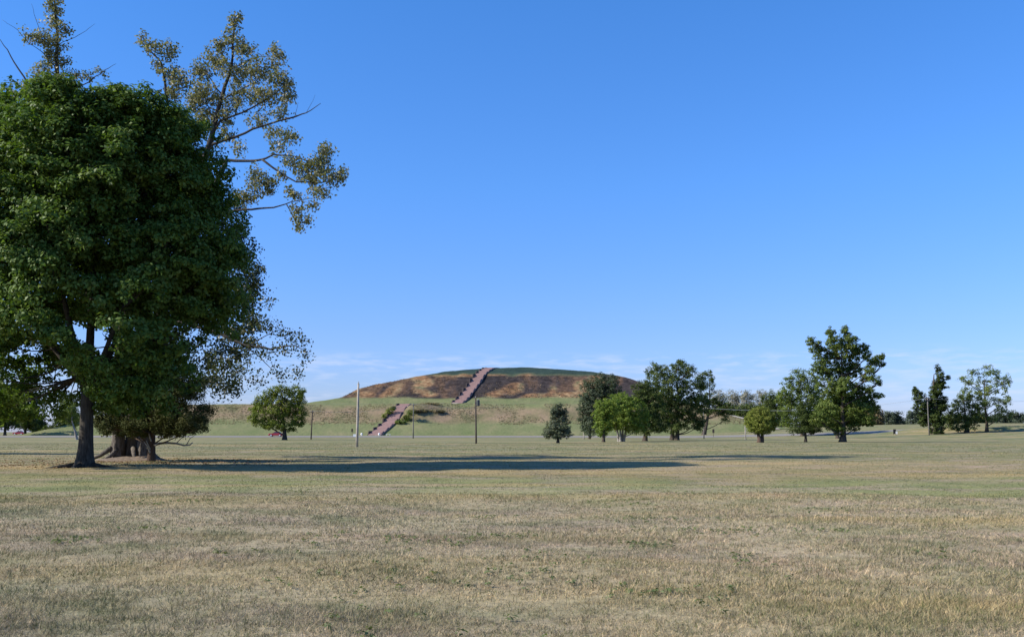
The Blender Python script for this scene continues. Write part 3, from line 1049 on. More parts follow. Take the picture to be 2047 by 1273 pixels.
# ------------------------------------------------------------------ the cedar between them
def cedar():
    d = 56.5
    X = at(305, 863, d)[0]
    bz = Tz(X, d)
    root = empty('cedar_tree', (X, d, bz))
    off = np.array(root.location)
    tag(root, 'dark spreading cedar with thin dark trunk and bare dead limb pointing right', 'tree')
    m = MB()
    top = at(304, 640, d)
    pts, rad = trunk_flare(m, (X, d, bz), top, 0.20, 0.07, 10, 9, 0.2, 0.25, 4)
    blobs = [(220, 820, 30, 40), (205, 835, 18, 24), (255, 830, 40, 34), (300, 825, 40, 40), (345, 825, 40, 34), (380, 845, 30, 18), (395, 838, 20, 16), (330, 850, 30, 14), (275, 850, 28, 14), (235, 850, 24, 12), (300, 770, 70, 45), (250, 770, 50, 40), (360, 780, 50, 35), (300, 700, 60, 45), (402, 855, 12, 8), (410, 820, 20, 14), (350, 862, 14, 6), (215, 856, 18, 10), (245, 862, 22, 9), (275, 864, 24, 9), (310, 862, 24, 10), (335, 866, 20, 8), (370, 862, 16, 8), (225, 790, 26, 30)]
    cen, info = blob_clumps(blobs, d - 0.4, 1.0, 8.0, 1.0, 0.45, 0.4)
    for (p, rx_, rz_, c) in info:
        a = min([q for q in pts[3:]], key=lambda q: abs(q[2] - (p[2] - 0.5)))
        bp = bent(a, p, 0.1)
        m.tube(bp, np.linspace(0.05, 0.02, len(bp)), 6)
        for k in range(min(5, len(c))):
            m.tube(bent(bp[3], c[k], 0.1, 3), [0.018, 0.012, 0.006], 4, caps=False)
    m.build('trunk', MATS['cedar_bark'], root, True, off)
    m = MB()

    def pl(pp, r0, r1):
        P = [at(a, b, d - 0.3) for a, b in pp]
        m.tube(P, np.linspace(r0, r1, len(P)), 7, 0.08)
    pl([(308, 890), (318, 886), (335, 885), (352, 886), (368, 890), (380, 889), (385, 884)], 0.075, 0.03)
    pl([(352, 886), (362, 876), (372, 866)], 0.03, 0.012)
    pl([(372, 890), (380, 876), (392, 868)], 0.03, 0.012)
    m.build('dead_limb', MATS['dead_wood'], root, True, off)
    m = MB()
    pl([(300, 905), (294, 890), (287, 882)], 0.045, 0.02)
    pl([(300, 898), (296, 888), (292, 880)], 0.04, 0.02)
    pl([(302, 882), (299, 872), (297, 862)], 0.045, 0.03)
    m.build('dead_limb', MATS['dead_wood'], root, True, off)
    c, nrm, sz, tn = clump_leaves(cen, 0.30 * rng.uniform(0.7, 1.4, len(cen)), 52, 0.14, 0.5, 0.8, at(300, 760, d), 0.45, 0.22, 0.2)
    link('crown', leaves_mesh('crown', c - off, nrm, sz, 'cedar_needles', tn, 0.35), root)


cedar()

# tree left of the picture: its long shadow lies on the turf at the left edge
park_tree('shade_tree', 'leafy tree beyond the left edge whose shadow crosses the far turf', 'tree', -620, 71.0,
          [(-620, 640, 120, 110), (-680, 560, 90, 90), (-560, 560, 90, 90), (-620, 480, 90, 80)], 'dark_leaves', 0.5, 22, 12, 14, 0.8)

# ------------------------------------------------------------------ park trees on the lawn
G_R = 'trees on the lawn right of the mound'
park_tree('young_tree', 'small wispy grey green conical tree standing alone before the mound', 'tree', 1115, 150,
          [(1116, 815, 10, 12), (1116, 830, 18, 14), (1115, 845, 22, 14), (1113, 858, 26, 12), (1114, 868, 28, 9), (1108, 822, 8, 8), (1126, 826, 9, 10), (1095, 866, 10, 7), (1134, 862, 9, 9)],
          'grey_leaves', 0.20, 5, 4.0, 20, 1.15, tone=0.6, group=G_R, fork=0.5)
park_tree('willow_tree', 'tall soft grey green tree left of the bright green pair', 'tree', 1178, 236,
          [(1200, 765, 30, 18), (1215, 770, 26, 22), (1180, 785, 24, 22), (1205, 800, 36, 30), (1172, 815, 18, 22), (1175, 840, 18, 22), (1190, 840, 20, 24), (1225, 790, 18, 20), (1178, 862, 14, 10), (1168, 830, 10, 26)],
          'grey_leaves', 0.34, 4, 5.5, 24, 1.0, tone=0.12, group=G_R)
park_tree('slender_tree', 'bright green slender tree with one dark trunk beside the many stemmed tree', 'tree', 1206, 165,
          [(1207, 815, 18, 16), (1200, 835, 16, 18), (1212, 840, 18, 20), (1198, 855, 12, 12), (1206, 865, 10, 8), (1222, 815, 16, 16)],
          'bright_leaves', 0.24, 5.5, 5, 24, 1.1, tone=0.4, group=G_R)
park_tree('multistem_tree', 'bright green round headed tree with a cluster of pale stems', 'tree', 1241, 172,
          [(1240, 796, 24, 12), (1225, 806, 18, 14), (1260, 805, 22, 16), (1240, 822, 34, 16), (1218, 835, 20, 16), (1268, 828, 20, 18), (1285, 820, 10, 12), (1240, 842, 34, 14), (1222, 852, 18, 12), (1262, 850, 22, 14), (1285, 848, 12, 14), (1292, 830, 7, 10), (1242, 818, 40, 24, -0.5), (1242, 838, 44, 20, -0.5)],
          'bright_leaves', 0.26, 4.6, 5.5, 24, 1.0, stems=[(-4, -14), (-1, -4), (2, 5), (5, 14)], bark_='pale_bark', tone=0.45, group=G_R, fork=0.45)
park_tree('dark_tree', 'dark green tree with short thick trunk right of the many stemmed tree', 'tree', 1289, 183,
          [(1285, 775, 22, 14), (1300, 790, 30, 20), (1280, 800, 20, 20), (1305, 820, 32, 24), (1290, 840, 30, 20), (1275, 855, 18, 12), (1310, 850, 26, 16), (1300, 862, 18, 8)],
          'dark_leaves', 0.27, 8, 6, 28, 1.1, tone=0.25, group=G_R)
park_tree('oak_tree', 'broad dark tree with double trunk, tallest of the clump beside the mound', 'tree', 1348, 200,
          [(1315, 738, 9, 12), (1335, 745, 26, 16), (1305, 745, 14, 18), (1356, 730, 14, 12), (1372, 745, 20, 16), (1315, 770, 24, 22), (1345, 775, 28, 26), (1378, 772, 24, 22), (1400, 770, 14, 16), (1325, 805, 34, 26), (1365, 808, 36, 26), (1392, 808, 24, 22), (1330, 838, 32, 20), (1368, 840, 36, 18), (1395, 842, 18, 14), (1345, 855, 28, 8), (1358, 722, 5, 6), (1382, 734, 5, 8), (1398, 850, 10, 10)],
          'dark_leaves', 0.29, 8, 6, 30, 1.0, stems=[(-4, -6), (4, 8)], tone=0.42, group=G_R)
park_tree('leaning_tree', 'open crowned tree on a slim leaning trunk behind the broad dark tree', 'tree', 1409, 300,
          [(1415, 748, 12, 10), (1400, 752, 10, 10), (1424, 762, 7, 10), (1408, 770, 12, 8), (1426, 780, 4, 10), (1412, 800, 20, 14), (1438, 808, 18, 14), (1395, 805, 14, 16), (1445, 822, 12, 12), (1420, 822, 26, 8), (1455, 812, 8, 8), (1450, 838, 7, 8)],
          'dark_leaves', 0.40, 7, 5, 24, 1.0, stems=[(-2, 8)], tone=0.35, group=G_R)
park_tree('round_juniper', 'small ball shaped olive green juniper on a short reddish trunk', 'juniper', 1519, 157,
          [(1521, 841, 29, 25, 0), (1522, 846, 30, 20, 0), (1519, 834, 22, 18, 0)],
          'yellow_leaves', 0.17, 8, 4.2, 34, 1.6, stems=[(-2, -6), (2, 6)], bark_='cedar_bark', tone=0.72, group=G_R, shell=0.30, fork=0.2)
park_tree('spreading_tree', 'rounded mid green tree behind the dark cedar, left of the tallest lawn tree', 'tree', 1604, 248,
          [(1600, 752, 22, 14), (1580, 768, 20, 14), (1618, 768, 20, 16), (1600, 785, 34, 20), (1570, 800, 18, 18), (1625, 795, 16, 18), (1590, 815, 34, 20), (1565, 788, 10, 10), (1632, 770, 8, 10), (1610, 830, 26, 16), (1580, 838, 22, 14)],
          'mid_leaves', 0.36, 7, 6, 26, 1.1, tone=0.42, group=G_R)
park_tree('cedar_tree', 'low dark cedar on a thin trunk left of the tallest lawn tree', 'tree', 1610, 165,
          [(1608, 815, 14, 14), (1606, 832, 22, 14), (1598, 848, 22, 12), (1622, 848, 22, 14), (1590, 860, 16, 7), (1612, 860, 24, 8), (1630, 862, 14, 5)],
          'dark_leaves', 0.20, 5, 5, 30, 1.1, tone=0.1, group=G_R)
park_tree('tall_tree', 'tallest lawn tree on the right with uneven open crown and thick trunk', 'tree', 1684, 165,
          [(1690, 664, 8, 12), (1660, 668, 8, 13), (1668, 685, 16, 14), (1700, 684, 18, 16), (1622, 682, 11, 8), (1636, 694, 13, 10), (1645, 712, 18, 14), (1680, 705, 28, 18), (1712, 705, 14, 16), (1728, 695, 8, 12), (1622, 700, 6, 5), (1640, 740, 20, 18), (1672, 740, 26, 22), (1704, 735, 20, 18), (1732, 712, 8, 10),
           (1745, 724, 13, 9), (1758, 716, 9, 11), (1764, 728, 7, 6), (1738, 740, 10, 10), (1728, 755, 12, 8), (1748, 756, 12, 7), (1756, 764, 5, 8), (1660, 772, 26, 18), (1690, 772, 22, 18), (1716, 778, 16, 12), (1740, 780, 8, 10), (1670, 800, 26, 18), (1700, 800, 28, 18), (1732, 798, 14, 14), (1752, 792, 14, 6), (1650, 820, 24, 14), (1680, 826, 26, 18), (1715, 822, 24, 18), (1745, 815, 14, 12), (1636, 838, 16, 12), (1665, 845, 22, 14), (1700, 846, 22, 14), (1735, 840, 18, 12), (1678, 860, 16, 8)],
          'mid_leaves', 0.27, 11, 5.0, 27, 1.1, tone=0.45, group=G_R, spread=0.3, fork=0.25)
park_tree('slim_tree', 'slim tree showing only a thin trunk close behind the tallest lawn tree', 'tree', 1674, 215,
          [(1672, 800, 14, 20), (1668, 825, 14, 16), (1678, 845, 14, 12)], 'mid_leaves', 0.3, 6, 6, 22, tone=0.35, group=G_R)
# the ivy grown snag
park_tree('ivy_snag', 'broken trunk wrapped in dark ivy with a spire top and side stub', 'tree', 1872, 232,
          [(1876, 737, 5, 8), (1878, 750, 7, 9), (1876, 764, 11, 10), (1893, 755, 5, 5), (1870, 778, 13, 11), (1886, 772, 8, 8), (1868, 795, 13, 12), (1880, 800, 12, 14), (1872, 818, 15, 14), (1886, 812, 10, 10), (1872, 836, 16, 13), (1872, 852, 15, 12), (1872, 864, 14, 7),
           (1830, 782, 5, 8), (1828, 778, 6, 4), (1833, 797, 8, 8), (1843, 790, 6, 6), (1842, 812, 12, 11), (1852, 828, 13, 14), (1846, 842, 8, 10), (1828, 817, 4, 4), (1856, 804, 10, 12)],
          'dark_leaves', 0.34, 17, 4.2, 26, 1.2, stems=[(0, 1)], tone=0.12, group=G_R, spread=0.15, depth=0.8, fork=0.3)
park_tree('dark_tree', 'dark low tree between the ivy wrapped snag and the airy tree', 'tree', 1933, 235,
          [(1930, 805, 22, 16), (1910, 818, 18, 16), (1950, 812, 18, 18), (1925, 832, 26, 14), (1900, 840, 16, 14), (1948, 838, 18, 14), (1930, 850, 22, 10), (1896, 855, 8, 8), (1914, 855, 8, 6)],
          'dark_leaves', 0.34, 8, 6, 26, 0.9, tone=0.3, group=G_R)
park_tree('airy_tree', 'tall airy pale green tree near the right edge with slim trunk', 'tree', 1973, 238,
          [(1970, 734, 10, 6), (1948, 744, 14, 8), (1980, 745, 22, 8), (1925, 756, 10, 7), (1940, 764, 16, 8), (1965, 762, 14, 9), (1998, 760, 18, 9), (2014, 758, 9, 10), (1930, 785, 16, 10), (1960, 785, 22, 12), (1990, 780, 18, 12), (2010, 770, 9, 8), (1925, 800, 12, 8), (1965, 805, 20, 12), (2000, 800, 18, 10), (2014, 800, 8, 10), (1960, 828, 16, 12), (2000, 822, 18, 12), (2016, 826, 8, 8), (1985, 836, 12, 8)],
          'mid_leaves', 0.33, 6, 5.2, 22, 0.75, tone=0.6, group=G_R)
# tree left of the mound
park_tree('lawn_tree', 'bushy yellow green tree by the road in front of the mound, left of the poles', 'tree', 569, 206,
          [(566, 778, 14, 10), (545, 785, 16, 12), (590, 783, 18, 14), (530, 800, 20, 14), (565, 800, 28, 16), (600, 800, 14, 14), (512, 815, 16, 12), (545, 822, 30, 16), (590, 822, 24, 16), (508, 835, 12, 12), (530, 845, 20, 12), (565, 845, 24, 14), (598, 842, 14, 12), (540, 850, 16, 6), (580, 858, 12, 5), (604, 788, 6, 12)],
          'yellow_leaves', 0.31, 8, 6, 28, 1.25, tone=0.5)
# trees glimpsed under the oak's boughs
G_L = 'trees far behind the oak'
for px, d, b, lab in ((10, 330, [(8, 800, 30, 26), (-10, 820, 24, 24), (22, 825, 22, 20), (5, 845, 24, 12)], 'leftmost far tree seen under the oak boughs at the picture edge'),
                      (50, 345, [(50, 795, 24, 24), (60, 815, 22, 20), (42, 830, 22, 18), (58, 848, 22, 10)], 'far tree under the oak boughs beside the small red car'),
                      (76, 370, [(76, 838, 14, 14), (70, 850, 16, 10), (82, 856, 14, 8)], 'low far tree left of the sky gap under the oak'),
                      (108, 360, [(112, 858, 14, 9), (100, 860, 12, 7), (125, 850, 14, 12)], 'low far bush like tree right of the sky gap under the oak'),
                      (140, 372, [(140, 815, 20, 24), (130, 838, 18, 16), (150, 845, 18, 14), (138, 858, 22, 8)], 'far tree just left of the oak trunk')):
    park_tree('far_tree', lab, 'tree', px, d, b, 'dark_leaves', 0.55, 5, 6, 26, 1.5, grow=1.35, tone=0.2, group=G_L)
park_tree('leaning_tree', 'pale leaning trunk with light green leaves just behind the oak trunk', 'tree', 157, 215,
          [(140, 815, 16, 16), (150, 835, 12, 14), (130, 835, 12, 12), (148, 850, 8, 8)], 'mid_leaves', 0.3, 5, 5, 22, 0.9, stems=[(-3, -8)], bark_='pale_bark', tone=0.6, group=G_L)

# ------------------------------------------------------------------ distant tree line
G_F = 'distant tree line behind the park'


def mz_base(px, d):
    x = at(px, 863, d)[0]
    return max(Tz(x, d), 0.0)


far = [
    # px, d, blobs, leaf, label
    (1440, 560, [(1438, 790, 10, 10), (1436, 806, 14, 12), (1440, 822, 14, 10)], 'hazed_pale_leaves', 'leftmost pale grey willow behind the mound path'),
    (1466, 575, [(1462, 790, 12, 9), (1470, 800, 14, 12), (1464, 816, 16, 12)], 'hazed_pale_leaves', 'second pale grey willow from the mound, in the far row'),
    (1494, 570, [(1490, 789, 11, 9), (1498, 800, 14, 12), (1492, 816, 16, 12)], 'hazed_pale_leaves', 'pale grey willow above the small round juniper'),
    (1524, 580, [(1520, 790, 12, 9), (1530, 800, 13, 12), (1524, 816, 16, 12)], 'hazed_pale_leaves', 'rightmost pale grey willow of the far row'),
    (1455, 470, [(1455, 820, 18, 10), (1472, 824, 16, 9), (1442, 824, 14, 9), (1460, 834, 20, 7)], 'dark_leaves', 'dark far shrub below the leftmost pale willows'),
    (1492, 465, [(1490, 820, 18, 10), (1508, 818, 16, 11), (1480, 830, 16, 9), (1500, 836, 16, 8)], 'dark_leaves', 'dark far shrub left of the small round juniper'),
    (1548, 440, [(1545, 800, 18, 16), (1560, 815, 22, 20), (1535, 822, 18, 14), (1555, 842, 24, 14)], 'dark_leaves', 'far dark tree behind and right of the small round juniper'),
    (1640, 350, [(1640, 815, 20, 24), (1650, 840, 22, 18), (1630, 845, 20, 16)], 'dark_leaves', 'far dark tree between the dark cedar and the tallest lawn tree'),
    (1712, 360, [(1712, 820, 24, 22), (1725, 842, 24, 16), (1700, 848, 22, 12)], 'dark_leaves', 'far dark tree behind the tallest lawn tree trunk'),
    (1752, 355, [(1748, 830, 14, 14), (1756, 838, 12, 14), (1742, 850, 16, 8)], 'brown_leaves', 'far brownish tree just right of the tallest lawn tree'),
    (1785, 420, [(1778, 832, 14, 9), (1792, 835, 12, 11), (1784, 848, 20, 9)], 'far_leaves', 'far bluish tree above the black notice board'),
    (1812, 520, [(1812, 842, 8, 5), (1806, 848, 10, 5), (1818, 848, 8, 5)], 'far_leaves', 'lowest far tree in the sky gap left of the ivy snag'),
    (1836, 410, [(1822, 830, 9, 8), (1836, 832, 16, 12), (1850, 838, 14, 14), (1832, 846, 18, 8)], 'far_leaves', 'far rounded tree just left of the ivy snag'),
    (1905, 400, [(1905, 838, 16, 12), (1895, 846, 14, 8), (1918, 846, 14, 8)], 'far_leaves', 'far tree just right of the ivy snag'),
    (1955, 410, [(1955, 836, 14, 12), (1968, 842, 12, 9), (1942, 846, 12, 8)], 'far_leaves', 'far tree between the dark low tree and the airy tree trunk'),
    (2000, 400, [(1992, 840, 12, 10), (2008, 838, 12, 12), (2000, 848, 18, 6)], 'far_leaves', 'far tree right of the airy tree trunk'),
    (1872, 440, [(1868, 840, 18, 9), (1884, 842, 14, 8)], 'far_leaves', 'far low tree directly behind the ivy snag'),
    (1930, 445, [(1926, 840, 18, 9), (1940, 842, 16, 8)], 'far_leaves', 'far low tree directly behind the dark low tree'),
    (1976, 445, [(1974, 842, 16, 8), (1986, 840, 14, 9)], 'far_leaves', 'far low tree directly behind the airy tree trunk'),
    (2018, 445, [(2016, 841, 16, 9), (2026, 843, 12, 8)], 'far_leaves', 'far low tree left of the one at the right picture edge'),
    (1760, 440, [(1758, 842, 18, 10), (1774, 844, 14, 9)], 'far_leaves', 'far low tree left of the bluish tree above the notice board'),
    (1800, 450, [(1800, 845, 14, 7), (1790, 848, 12, 6)], 'far_leaves', 'far low bush right of the bluish tree above the notice board'),
    (2036, 430, [(2030, 830, 9, 7), (2042, 836, 12, 9), (2034, 846, 14, 8)], 'far_leaves', 'rightmost far tree at the right picture edge'),
    (2075, 425, [(2066, 836, 14, 10), (2084, 832, 14, 12), (2075, 846, 20, 8)], 'far_leaves', 'far tree beyond the right picture edge'),
]
for px, d, b, leaf, lab in far:
    park_tree('far_tree', lab, 'tree', px, d, b, leaf, 0.6, 4, 5.5, 26, 1.5, grow=1.3, tone=0.3 if leaf == 'dark_leaves' else 0.5, group=G_F, base_z=mz_base(px, d) - 0.2, twigs=1)

# ------------------------------------------------------------------ shrubs on the mound
for px, py, d, b, leaf, lab in (
        (838, 850, 352, [(836, 830, 11, 8), (848, 824, 9, 6), (828, 840, 9, 6), (842, 844, 11, 6)], 'herb_leaves', 'large scruffy shrub right of the lower staircase'),
        (872, 845, 354, [(868, 835, 10, 7), (880, 840, 9, 6), (872, 846, 12, 4)], 'herb_leaves', 'low brownish shrub right of the large scruffy shrub'),
        (862, 822, 359, [(858, 822, 7, 4), (868, 827, 7, 4)], 'herb_leaves', 'small shrub on the terrace edge above the scruffy shrub'),
        (776, 825, 352, [(776, 824, 7, 5), (784, 817, 6, 4), (768, 832, 5, 4)], 'yellow_leaves', 'yellow green shrub along the left side of the lower staircase'),
        (806, 848, 347, [(812, 836, 8, 6), (802, 846, 8, 6), (795, 856, 6, 4), (822, 826, 7, 6)], 'mid_leaves', 'green shrub along the right side of the lower staircase')):
    x = at(px, py, d)[0]
    park_tree('shrub', lab, 'shrub', px, d, b, leaf, 0.42, 2, 4, 22, 1.3, grow=1.25, tone=0.6, base_z=mz(x, d) - 0.2, twigs=2, group='shrubs on the mound slope')


def herbage(name, label, n, cond, size, mat, tone):
    x = rng.uniform(-175, 95, n * 6); y = rng.uniform(345, 428, n * 6)
    k = cond(x, y)
    x, y = x[k][:n], y[k][:n]
    z = np.maximum(mound_z(x, y), T(x, y))
    nrm = rng.normal(size=(len(x), 3)) * 0.22 + np.array([-0.1, -0.45, 0.85])
    sz = size * rng.uniform(0.5, 1.4, len(x))
    o = link(name, leaves_mesh(name, np.stack([x, y, z + 0.06], -1), nrm, sz, mat, np.clip(tone + rng.normal(size=len(x)) * 0.28, 0, 1), 0.7))
    tag(o, label, 'herbage', kind='stuff')


herbage('rough_herbage', 'tall brown and olive herbage on the lower slope of the mound', 9000,
        lambda x, y: (y > 346) & (y < 363) & (mound_z(x, y) > 3.5) & (vnoise(x / 8, y / 5, 61) > 0.40) & (np.abs(x + 46 - (y - 334.5) * 0.28) > 4.2), 0.5, 'herb_leaves', 0.5)
herbage('burnt_stubble', 'dark burnt stubble and pale tufts on the upper face of the mound', 5000,
        lambda x, y: (y > 400) & (y < 425) & (mound_z(x, y) > 15.2) & (vnoise(x / 6, y / 6, 62) > 0.45) & (np.abs(x + 21.6 - (y - 394) * 0.2545) > 4.0) & (x < 45), 0.5, 'stubble', 0.45)

# ------------------------------------------------------------------ utility poles and wires


def pole(name, label, px, d, top_y, dia, mat, arm=None, transformer=False, lean=0.0, base_x=None):
    b = at(px, 863, d)
    bz = Tz(b[0], d)
    t = at(px, top_y, d)
    H = t[2] - bz
    root = empty(name, (b[0], d, bz))
    m = MB()
    m.tube([(0, 0, -0.4), (lean * 0.3, 0, H * 0.3), (lean * 0.7, 0, H * 0.7), (lean, 0, H)], [dia / 2, dia * 0.47, dia * 0.42, dia * 0.36], 12)
    m.build('shaft', MATS[mat], root, True)
    if arm:
        m = MB()
        m.box((lean, -dia * 0.5, H - 0.45), (arm, 0.10, 0.12))
        ar = m.build('crossarm', MATS[mat], root)
        for s in (-0.46, 0.0, 0.46):
            m = MB()
            m.tube([(lean + arm * s, -dia * 0.5, H - 0.38), (lean + arm * s, -dia * 0.5, H - 0.28), (lean + arm * s, -dia * 0.5, H - 0.2)], [0.03, 0.06, 0.04], 8)
            m.build('insulator', MATS['insulator'], ar, True)
    else:
        m = MB()
        m.tube([(lean, 0, H - 0.02), (lean, 0, H + 0.14), (lean, 0, H + 0.22)], [0.03, 0.055, 0.03], 8)
        m.build('insulator', MATS['insulator'], root, True)
    if transformer:
        m = MB()
        cx0, cz0 = lean + dia * 0.5 + 0.24, H - 0.75
        m.tube([(cx0, -0.1, cz0 - 0.42), (cx0, -0.1, cz0 - 0.38), (cx0, -0.1, cz0 + 0.38), (cx0, -0.1, cz0 + 0.44)], [0.20, 0.24, 0.24, 0.18], 14)
        m.box((lean + dia * 0.3, -0.1, cz0), (0.3, 0.08, 0.12))
        tr = m.build('transformer', MATS['transformer'], root)
        m = MB()
        m.tube([(cx0, -0.1, cz0 + 0.43), (cx0, -0.1, cz0 + 0.52), (cx0, -0.1, cz0 + 0.62)], [0.05, 0.06, 0.03], 8)
        m.build('bushing', MATS['insulator'], tr, True)
    tag(root, label, 'utility pole', 'utility poles in the park')
    return np.array([b[0] + lean, d, bz + H - 0.1])


tp1 = pole('utility_pole', 'tall pale weathered utility pole left of the lower staircase, nearest of the poles', 714, 110, 766, 0.29, 'pale_pole', lean=0.05)
tp2 = pole('utility_pole', 'dark utility pole with transformer below the upper staircase', 952, 143, 795, 0.26, 'dark_pole', transformer=True, lean=-0.12)
tp3 = pole('utility_pole', 'thin dark pole right beside the bushy yellow green tree', 622, 225, 820, 0.30, 'dark_pole', arm=0.9, lean=0.2)
tp4 = pole('utility_pole', 'thin grey pole in front of the scruffy shrub on the mound', 826, 255, 806, 0.30, 'grey_pole', arm=1.4)
tp5 = pole('utility_pole', 'grey pole standing in front of the ivy wrapped snag', 1857, 226, 795, 0.26, 'grey_pole', arm=1.2)
tp6 = pole('utility_pole', 'pale thin pole among the branches of the open crowned leaning tree', 1407, 240, 814, 0.26, 'grey_pole', arm=1.0)


def wire(a, b, sag, label):
    a, b = np.array(a, float), np.array(b, float)
    mid = (a + b) / 2
    root_pts = []
    for k in range(15):
        t = k / 14
        p = a + (b - a) * t
        p[2] -= sag * 4 * t * (1 - t)
        root_pts.append(p)
    m = MB()
    m.tube(root_pts, [0.022] * 15, 5)
    o = m.build('power_line', MATS['wire'])
    tag(o, label, 'wire', 'overhead wires')


wire(tp4, tp3, 1.0, 'overhead wire from the thin grey pole to the pole by the yellow green tree')
wire(tp4, at(1010, 812, 300), 0.8, 'overhead wire running right from the thin grey pole across the terrace')
wire(tp6, at(1640, 816, 250), 0.5, 'overhead wire running right from the pole in the leaning tree')
wire(tp5, at(2070, 801, 226), 0.4, 'overhead wire running right from the pole at the ivy snag')
wire(tp6, tp5, 1.6, 'long overhead wire between the leaning tree pole and the ivy snag pole')

# ------------------------------------------------------------------ small park furniture


def post_thing(name, label, cat, px, d, build, group=None):
    b = at(px, 863, d)
    root = empty(name, (b[0], d, max(Tz(b[0], d), 0) if d < 333 else mz(b[0], d)))
    build(root)
    tag(root, label, cat, group)


def bollard(root):
    m = MB()
    m.tube([(0, 0, -0.2), (0, 0, 0.06), (0, 0, 0.14)], [0.24, 0.24, 0.2], 12)
    m.build('pedestal', MATS['white_paint'], root, True)
    m = MB()
    m.sphere((0, 0, 0.45), 0.36, 14, 9)
    m.build('globe', MATS['white_paint'], root, True)


post_thing('globe_bollard', 'white round topped bollard left of the lower staircase foot', 'bollard', 723, 326, bollard, 'white globe bollards at the stair foot')
post_thing('globe_bollard', 'white round topped bollard right of the lower staircase foot', 'bollard', 758, 327, bollard, 'white globe bollards at the stair foot')


def white_sign(root):
    m = MB()
    m.box((0, 0, 0.62), (1.0, 0.08, 0.75))
    m.build('panel', MATS['white_paint'], root)
    for s in (-0.4, 0.4):
        m = MB()
        m.box((s, 0.085, 0.35), (0.08, 0.08, 1.1))
        m.build('leg', MATS['grey_pole'], root)


post_thing('white_sign', 'low white sign board beside the nearest pale pole by the road', 'sign', 709.5, 296, white_sign)


def slab(root):
    m = MB()
    m.box((0, 0, 0.42), (1.5, 0.45, 0.10))
    m.build('seat', MATS['white_paint'], root)
    for s in (-0.55, 0.55):
        m = MB()
        m.box((s, 0, 0.16), (0.14, 0.36, 0.42))
        m.build('leg', MATS['white_paint'], root)


post_thing('low_bench', 'low pale bench on the grass right of the lower staircase foot', 'bench', 776, 324, slab)


def signpost(root):
    m = MB()
    m.tube([(0, 0, -0.2), (0, 0, 2.2)], [0.05, 0.05], 8)
    m.build('post', MATS['dark_pole'], root)
    m = MB()
    m.box((0, -0.07, 1.65), (0.55, 0.04, 1.0))
    m.build('board', MATS['dark_pole'], root)


post_thing('signpost', 'small dark signpost left of the nearest pale pole', 'signpost', 704, 318, signpost, 'small dark signposts')
post_thing('signpost', 'small dark signpost right of the open crowned leaning tree', 'signpost', 1426, 268, signpost, 'small dark signposts')


def white_post(root, k=1.0):
    m = MB()
    m.tube([(0, 0, -0.3), (0, 0, 1.5 * k), (0, 0, 2.7 * k), (0, 0, 2.95 * k), (0, 0, 3.05 * k)], [0.13, 0.125, 0.12, 0.10, 0.03], 12)
    m.build('shaft', MATS['pale_pole'], root, True)
    m = MB()
    m.tube([(0, 0, -0.02), (0, 0, 0.12), (0, 0, 0.2)], [0.30, 0.27, 0.18], 12)
    m.build('footing', MATS['asphalt'], root, True)


post_thing('pale_post', 'pale post beside the left edge of the small round juniper', 'post', 1490, 222, white_post, 'pale posts on the lawn')
post_thing('pale_post', 'short pale post between the grey green tree and the bright green trees', 'post', 1167, 240, lambda r: white_post(r, 0.5), 'pale posts on the lawn')


def notice(root):
    m = MB()
    m.box((-0.2, 0, 0.75), (0.62, 0.10, 1.05))
    m.build('board', MATS['black_board'], root)
    m = MB()
    m.box((0.24, -0.12, 0.45), (0.42, 0.06, 0.62))
    m.build('panel', MATS['white_paint'], root)
    for s in (-0.42, 0.02):
        m = MB()
        m.box((s, 0.09, 0.4), (0.07, 0.07, 1.3))
        m.build('post', MATS['black_board'], root)
    m = MB()
    m.box((0.24, -0.02, 0.1), (0.06, 0.1, 0.5))
    m.build('post', MATS['black_board'], root)


post_thing('notice_board', 'small black notice board with white panel alone on the right lawn', 'notice board', 1790, 236, notice)

# ------------------------------------------------------------------ red cars


